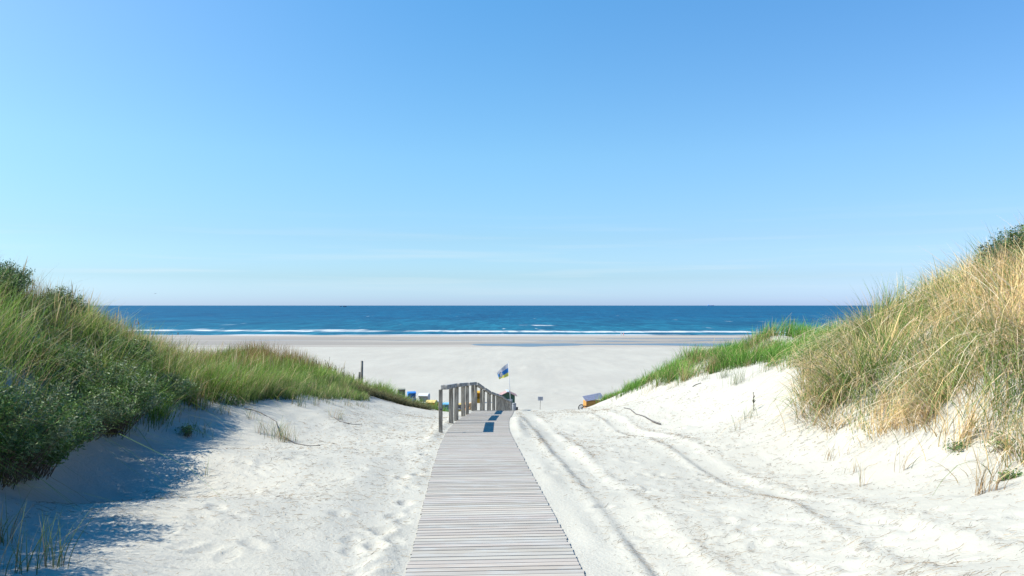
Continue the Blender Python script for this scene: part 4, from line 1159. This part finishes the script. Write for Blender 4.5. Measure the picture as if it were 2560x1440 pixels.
def handcart():
    x, y = P(1470, 1010, 89)[0], 89.0
    z = ground(x, y)
    root = tag(empty('handcart', (x, y, z), .22), 'orange sided beach cart with a grey slatted roof and spoked wheel behind the right dune', 'cart')
    mo = noisy('orange_varnished_wood', (.40, .19, .04), .6, .2, 4, (.6, .6, 6))
    bm = bmesh.new()
    box(bm, (1.9, 1.2, .90), (.55, 0, .83), bev=.02)
    for k in range(5): box(bm, (1.92, .02, .03), (.55, -.61, .46 + k * .19))
    bm_obj('body', bm, mo, root)
    for sx in (-.36, 1.46):
        bm = bmesh.new(); box(bm, (.08, .08, 1.35), (sx, -.58, .80), bev=.01); bm_obj('corner_post', bm, noisy('brown_post_paint', (.24, .11, .03), .6, .15, 8), root)
    bm = bmesh.new()
    for k in range(6): box(bm, (2.25, .20, .035), (.60, -.66 + k * .225, 1.50 + k * .075), (.32, -.16, 0), bev=.006)
    bm_obj('roof', bm, noisy('blue_grey_slats', (.11, .12, .17), .6, .12, 6), root)
    for sx in (-.62,):
        for sy in (-.62, .62):
            bm = bmesh.new()
            R_ = .33; n = 24
            rings = []
            for k in range(n):
                a = 2 * math.pi * k / n
                rings.append([bm.verts.new((sx + math.cos(a) * (R_ + .06 * math.cos(b)), sy + .06 * math.sin(b), .40 + math.sin(a) * (R_ + .06 * math.cos(b)))) for b in [2 * math.pi * q / 8 for q in range(8)]])
            for k in range(n):
                for q in range(8): bm.faces.new((rings[k][q], rings[(k + 1) % n][q], rings[(k + 1) % n][(q + 1) % 8], rings[k][(q + 1) % 8]))
            w = bm_obj('wheel', bm, M_BLACK, root)
            bm = bmesh.new()
            for k in range(5):
                a = math.pi * k / 5; box(bm, (.60, .03, .03), (sx, sy, .40), (0, a, 0))
            tube(bm, [(sx, sy - .07, .40), (sx, sy + .07, .40)], .07, 10)
            bm_obj('spokes', bm, M_WHITE, w)
    bm = bmesh.new(); tube(bm, [(-.62, -.62, .40), (-.62, .62, .40)], .03, 8); box(bm, (.6, .06, .06), (-.45, 0, .42)); bm_obj('axle', bm, M_GREYP, root)
handcart()

# ------------------------------------------------------------------ hooded beach chairs
def beach_chair(px, d, rz, shell, lining, label, tilt=0.0, sc=1.0, scz=None, group='hooded beach chairs on the sand'):
    x = P(px, 0, d)[0]; z = ground(x, d)
    root = tag(empty('beach_chair', (x, d, z - .02), rz), label, 'beach chair', group)
    root.rotation_euler = (0, tilt, rz); root.scale = (sc, sc, scz or sc)
    w = .60
    # side profile (y forward is -Y): hood, back, seat box
    prof = [(-.36, .02), (.38, .02), (.38, .52), (.52, 1.30), (.44, 1.52), (.22, 1.62), (-.12, 1.60), (-.34, 1.48), (-.40, 1.34), (-.26, 1.24), (-.06, .95), (-.18, .62), (-.36, .56)]
    for s in (-1, 1):
        bm = bmesh.new()
        a = [bm.verts.new((s * w, p, q)) for p, q in prof]; b = [bm.verts.new((s * (w - .06), p, q)) for p, q in prof]
        bm.faces.new(a); bm.faces.new(list(reversed(b)))
        for i in range(len(prof)): bm.faces.new((a[i], a[(i + 1) % len(prof)], b[(i + 1) % len(prof)], b[i]))
        bm_obj('side_panel', bm, shell, root)
    def sheet(name, pr, mat, th=.035):
        bm = bmesh.new(); r = []
        for p, q in pr: r.append((bm.verts.new((-w + .03, p, q)), bm.verts.new((w - .03, p, q))))
        for u, v in zip(r, r[1:]): bm.faces.new((u[0], u[1], v[1], v[0]))
        o = bm_obj(name, bm, mat, root)
        md = o.modifiers.new('thickness', 'SOLIDIFY'); md.thickness = th; md.offset = 0
        return o
    sheet('hood', [(.38, .10), (.38, .52), (.52, 1.30), (.44, 1.50), (.22, 1.60), (-.12, 1.58), (-.34, 1.46), (-.39, 1.35)], shell)
    sheet('lining', [(.30, .58), (.44, 1.28), (.38, 1.44), (.20, 1.53), (-.11, 1.51), (-.31, 1.41)], lining, .02)
    bm = bmesh.new(); box(bm, (2 * w - .14, .62, .14), (0, -.02, .55), bev=.04); bm_obj('seat_cushion', bm, lining, root)
    bm = bmesh.new(); box(bm, (2 * w - .13, .66, .44), (0, .02, .25), bev=.02)
    for k in range(4): box(bm, (2 * w - .14, .02, .03), (0, -.315, .10 + .1 * k))
    bm_obj('seat_box', bm, shell, root)
    for s in (-1, 1):
        bm = bmesh.new(); tube(bm, [(s * (w + .02), .0, .9), (s * (w + .02), -.02, 1.0)], .03, 6); bm_obj('handle', bm, M_WHITE, root)
    return root
W1 = noisy('white_wicker', (.37, .37, .38), .7, .08, 30, (1, 1, 3)); W2 = noisy('tan_wicker', (.50, .30, .14), .7, .15, 30, (1, 1, 3)); W3 = noisy('grey_wicker', (.26, .25, .20), .7, .15, 30)
W4 = noisy('blue_shell', (.03, .15, .42), .5, .08, 8); W5 = noisy('yellow_shell', (.46, .25, .02), .55, .08, 8); W6 = noisy('pale_yellow_shell', (.42, .31, .10), .6, .08, 8); W7 = noisy('light_blue_shell', (.12, .32, .50), .55, .08, 8)
LB = noisy('blue_cloth', (.02, .17, .46), .8, .08, 12); LY = noisy('yellow_cloth', (.46, .22, .015), .8, .08, 12); LW = noisy('white_cloth', (.36, .36, .37), .8, .05, 12); LO = noisy('orange_cloth', (.55, .20, .05), .8, .1, 12)
beach_chair(1003, 106, .3, W3, W3, 'olive grey hooded beach chair peeping over the left dune grass', 0, .9)
beach_chair(1029, 102, .35, W4, LB, 'royal blue hooded beach chair behind the end of the left dune', 0, .9)
beach_chair(1060, 97, -.2, W1, LW, 'white hooded beach chair right of the royal blue one', 0, 1.08)
beach_chair(1079, 86, -.3, W6, LY, 'orange yellow hooded beach chair in front of the white one', 0, .93)
beach_chair(1095, 95, .5, W1, LY, 'small white and yellow beach chair left of the light blue one', 0, .65)
beach_chair(1113, 86, .4, W7, noisy('light_blue_cloth', (.10, .28, .44), .8, .08, 12), 'light blue low hooded beach chair behind the first handrail post', 0, .95, .72)
beach_chair(1150, 90, .2, W6, LW, 'pale yellow beach chair seen between the handrail posts', 0, .8, .62)
beach_chair(1169, 88, -.9, W2, LO, 'tan wicker beach chair turned sideways between the handrail posts', 0, .85, .66)
beach_chair(1191, 101.5, .15, W5, LY, 'bright yellow hooded beach chair seen between the middle handrail posts', 0, 1.0)

# ------------------------------------------------------------------ people and boats by the water
def person(px, py, d, h, cloth, label, pose=0.0, rz=0.0):
    x = P(px, 0, d)[0]; z = beach(d)
    root = tag(empty('person', (x, d, z), rz), label, 'person')
    k = h / 1.75
    J = {'pel': (0, 0, .95), 'chest': (0, .02 + pose * .15, 1.35), 'neck': (0, .03 + pose * .2, 1.50), 'head': (0, .02 + pose * .22, 1.63), 'top': (0, .02 + pose * .22, 1.74),
         'sl': (-.19, pose * .15, 1.43), 'el': (-.25, .02, 1.14), 'hl': (-.24, -.12, .90), 'sr': (.19, pose * .15, 1.43), 'er': (.26, .0, 1.14), 'hr': (.25, -.08, .88),
         'kl': (-.11, -.10, .50), 'fl': (-.12, .02, .07), 'tl': (-.13, -.14, .03), 'kr': (.11, .06, .50), 'fr': (.12, .22, .07), 'tr': (.13, .08, .03)}
    R_ = {'pel': .15, 'chest': .155, 'neck': .06, 'head': .10, 'top': .07, 'sl': .07, 'el': .05, 'hl': .04, 'sr': .07, 'er': .05, 'hr': .04, 'kl': .075, 'fl': .05, 'tl': .04, 'kr': .075, 'fr': .05, 'tr': .04}
    E_ = [('pel', 'chest'), ('chest', 'neck'), ('neck', 'head'), ('head', 'top'), ('chest', 'sl'), ('sl', 'el'), ('el', 'hl'), ('chest', 'sr'), ('sr', 'er'), ('er', 'hr'), ('pel', 'kl'), ('kl', 'fl'), ('fl', 'tl'), ('pel', 'kr'), ('kr', 'fr'), ('fr', 'tr')]
    names = list(J)
    me = bpy.data.meshes.new('body'); me.from_pydata([tuple(c * k for c in J[n]) for n in names], [(names.index(a), names.index(b)) for a, b in E_], [])
    o = link('body', me, noisy('skin', (.42, .25, .17), .6, .08, 10), root)
    md = o.modifiers.new('skin', 'SKIN')
    for i, n in enumerate(names): me.skin_vertices[0].data[i].radius = (R_[n] * k, R_[n] * k * .85)
    me.skin_vertices[0].data[0].use_root = True
    o.modifiers.new('smooth', 'SUBSURF').levels = 1; o.modifiers['smooth'].render_levels = 1
    bm = bmesh.new()
    tube(bm, [tuple(c * k for c in p) for p in ((0, 0, .62), (0, 0, .85), (0, .01, 1.1), (0, .02 + pose * .13, 1.34), (0, .03 + pose * .17, 1.47))], [.20 * k, .19 * k, .175 * k, .20 * k, .11 * k], 14)
    bm_obj('clothing', bm, cloth, root)
    bm = bmesh.new(); bmesh.ops.create_uvsphere(bm, u_segments=12, v_segments=8, radius=.115 * k, matrix=Matrix.Translation((0, (.05 + pose * .22) * k, 1.69 * k))); bm_obj('hair', bm, noisy('hair', (.05, .035, .02), .6, .2, 30), root)
person(445, 831, 426, 1.75, noisy('black_clothing', (.015, .016, .02), .8, .1, 10), 'person in black clothing standing alone at the water edge on the left', .5, .4)
person(1553, 838, 421, 1.6, noisy('white_clothing', (.65, .65, .63), .8, .05, 10), 'person in white standing at the water edge, left of a pair', 0, .3)
person(1559, 839, 420, 1.55, noisy('red_clothing', (.60, .12, .12), .8, .08, 10), 'person in red standing at the water edge, right of a pair', .1, -.2)

def boat():
    x, y, _ = P(343, 812, 660)
    root = tag(empty('sailing_boat', (x, y, SEA_Z), .3), 'tiny sailing boat with a white and red sail just beyond the surf', 'boat')
    bm = bmesh.new()
    sec = []
    for t in np.linspace(-1, 1, 9):
        w = .75 * (1 - abs(t) ** 2.6 * (.95 if t > 0 else .4))
        sec.append([bm.verts.new((t * 2.1, s * w * a, b)) for s, a, b in ((-1, 1, .45), (-1, .75, .0), (0, 0, -.25), (1, .75, .0), (1, 1, .45))])
    for a, b in zip(sec, sec[1:]):
        for i in range(4): bm.faces.new((a[i], a[i + 1], b[i + 1], b[i]))
        bm.faces.new((a[0], b[0], b[4], a[4]))
    bm.faces.new(sec[0])
    bm_obj('hull', bm, M_WHITE, root)
    bm = bmesh.new(); tube(bm, [(.5, 0, .3), (.5, 0, 5.0)], [.05, .03], 8); bm_obj('mast', bm, M_GREYP, root)
    for nm, tri, mt in (('mainsail', [(.42, .02, .8), (-1.8, .35, .9), (.42, .02, 4.8)], leafless('sail_white', (.65, .65, .66))), ('jib', [(.6, .0, .7), (1.9, .1, .6), (.56, .0, 4.0)], leafless('sail_red', (.55, .10, .08)))):
        bm = bmesh.new(); a = [bm.verts.new(p) for p in tri]; m = bm.verts.new(tuple(sum(p[i] for p in tri) / 3 + (.14 if i == 1 else 0) for i in range(3)))
        for i in range(3): bm.faces.new((a[i], a[(i + 1) % 3], m))
        o = bm_obj(nm, bm, mt, root); md = o.modifiers.new('thickness', 'SOLIDIFY'); md.thickness = .01
boat()
def ship(px, d, L_, hh, label, col, super_at=-.3):
    x = P(px, 0, d)[0]
    root = tag(empty('ship', (x, d, SEA_Z), 0), label, 'ship')
    bm = bmesh.new(); sec = []
    for t in np.linspace(-1, 1, 9):
        w = L_ * .08 * (1 - abs(t) ** 3 * (.95 if t > 0 else .3)); up = hh * (.42 + .12 * max(0, t) ** 2)
        sec.append([bm.verts.new((t * L_ / 2, s * w * a, b)) for s, a, b in ((-1, 1, up), (-1, .8, -1), (1, .8, -1), (1, 1, up))])
    for a, b in zip(sec, sec[1:]):
        for i in range(4): bm.faces.new((a[i], a[(i + 1) % 4], b[(i + 1) % 4], b[i]))
    bm.faces.new(sec[0]); bm.faces.new(list(reversed(sec[-1])))
    bm_obj('hull', bm, noisy('ship_hull_' + label[:4], col, .7, .1, .2), root)
    bm = bmesh.new(); box(bm, (L_ * .20, L_ * .11, hh * .34), (super_at * L_, 0, hh * .55), bev=.3); box(bm, (L_ * .12, L_ * .09, hh * .2), (super_at * L_, 0, hh * .80), bev=.2); box(bm, (L_ * .30, L_ * .10, hh * .14), (.12 * L_, 0, hh * .48))
    bm_obj('superstructure', bm, noisy('ship_house_' + label[:4], tuple(min(.7, c * 1.8) for c in col), .6, .05, .2), root)
    bm = bmesh.new(); tube(bm, [(super_at * L_, 0, hh * .9), (super_at * L_, 0, hh * 1.15)], [.25, .15], 6); bm_obj('mast', bm, M_GREYP, root)
ship(852, 8200, 22, 14, 'smaller dark ship on the left horizon, left of a pair', (.06, .09, .14), -.1)
ship(862, 8300, 40, 15, 'longer dark ship on the left horizon, right of a pair', (.04, .06, .10), -.2)
ship(1776, 15500, 150, 30, 'hazy blue grey ship faint on the right horizon', (.16, .26, .40), -.25)  # distance haze is put into this ship's hull and house colours
def gull():
    x, y, z = P(388, 734, 240)
    bm = bmesh.new()
    tube(bm, [(-.22, 0, 0), (-.12, 0, .01), (.05, 0, .01), (.18, 0, .02), (.25, 0, .02)], [.01, .05, .065, .04, .012], 8)
    for s in (-1, 1):
        a = [bm.verts.new(p) for p in ((.07, s * .04, .03), (.09, s * .30, .12), (-.02, s * .62, .08), (-.05, s * .30, .11), (-.06, s * .04, .02))]
        b = [bm.verts.new((v.co.x, v.co.y, v.co.z - .012)) for v in a]
        bm.faces.new(a); bm.faces.new(list(reversed(b)))
        for i in range(5): bm.faces.new((a[i], a[(i + 1) % 5], b[(i + 1) % 5], b[i]))
    o = bm_obj('gull', bm, noisy('grey_feathers', (.20, .21, .24), .7, .15, 10)); o.location = (x, y, z); o.rotation_euler = (.1, 0, 1.2)
    tag(o, 'small distant gull flying low over the sea on the left', 'bird')
gull()
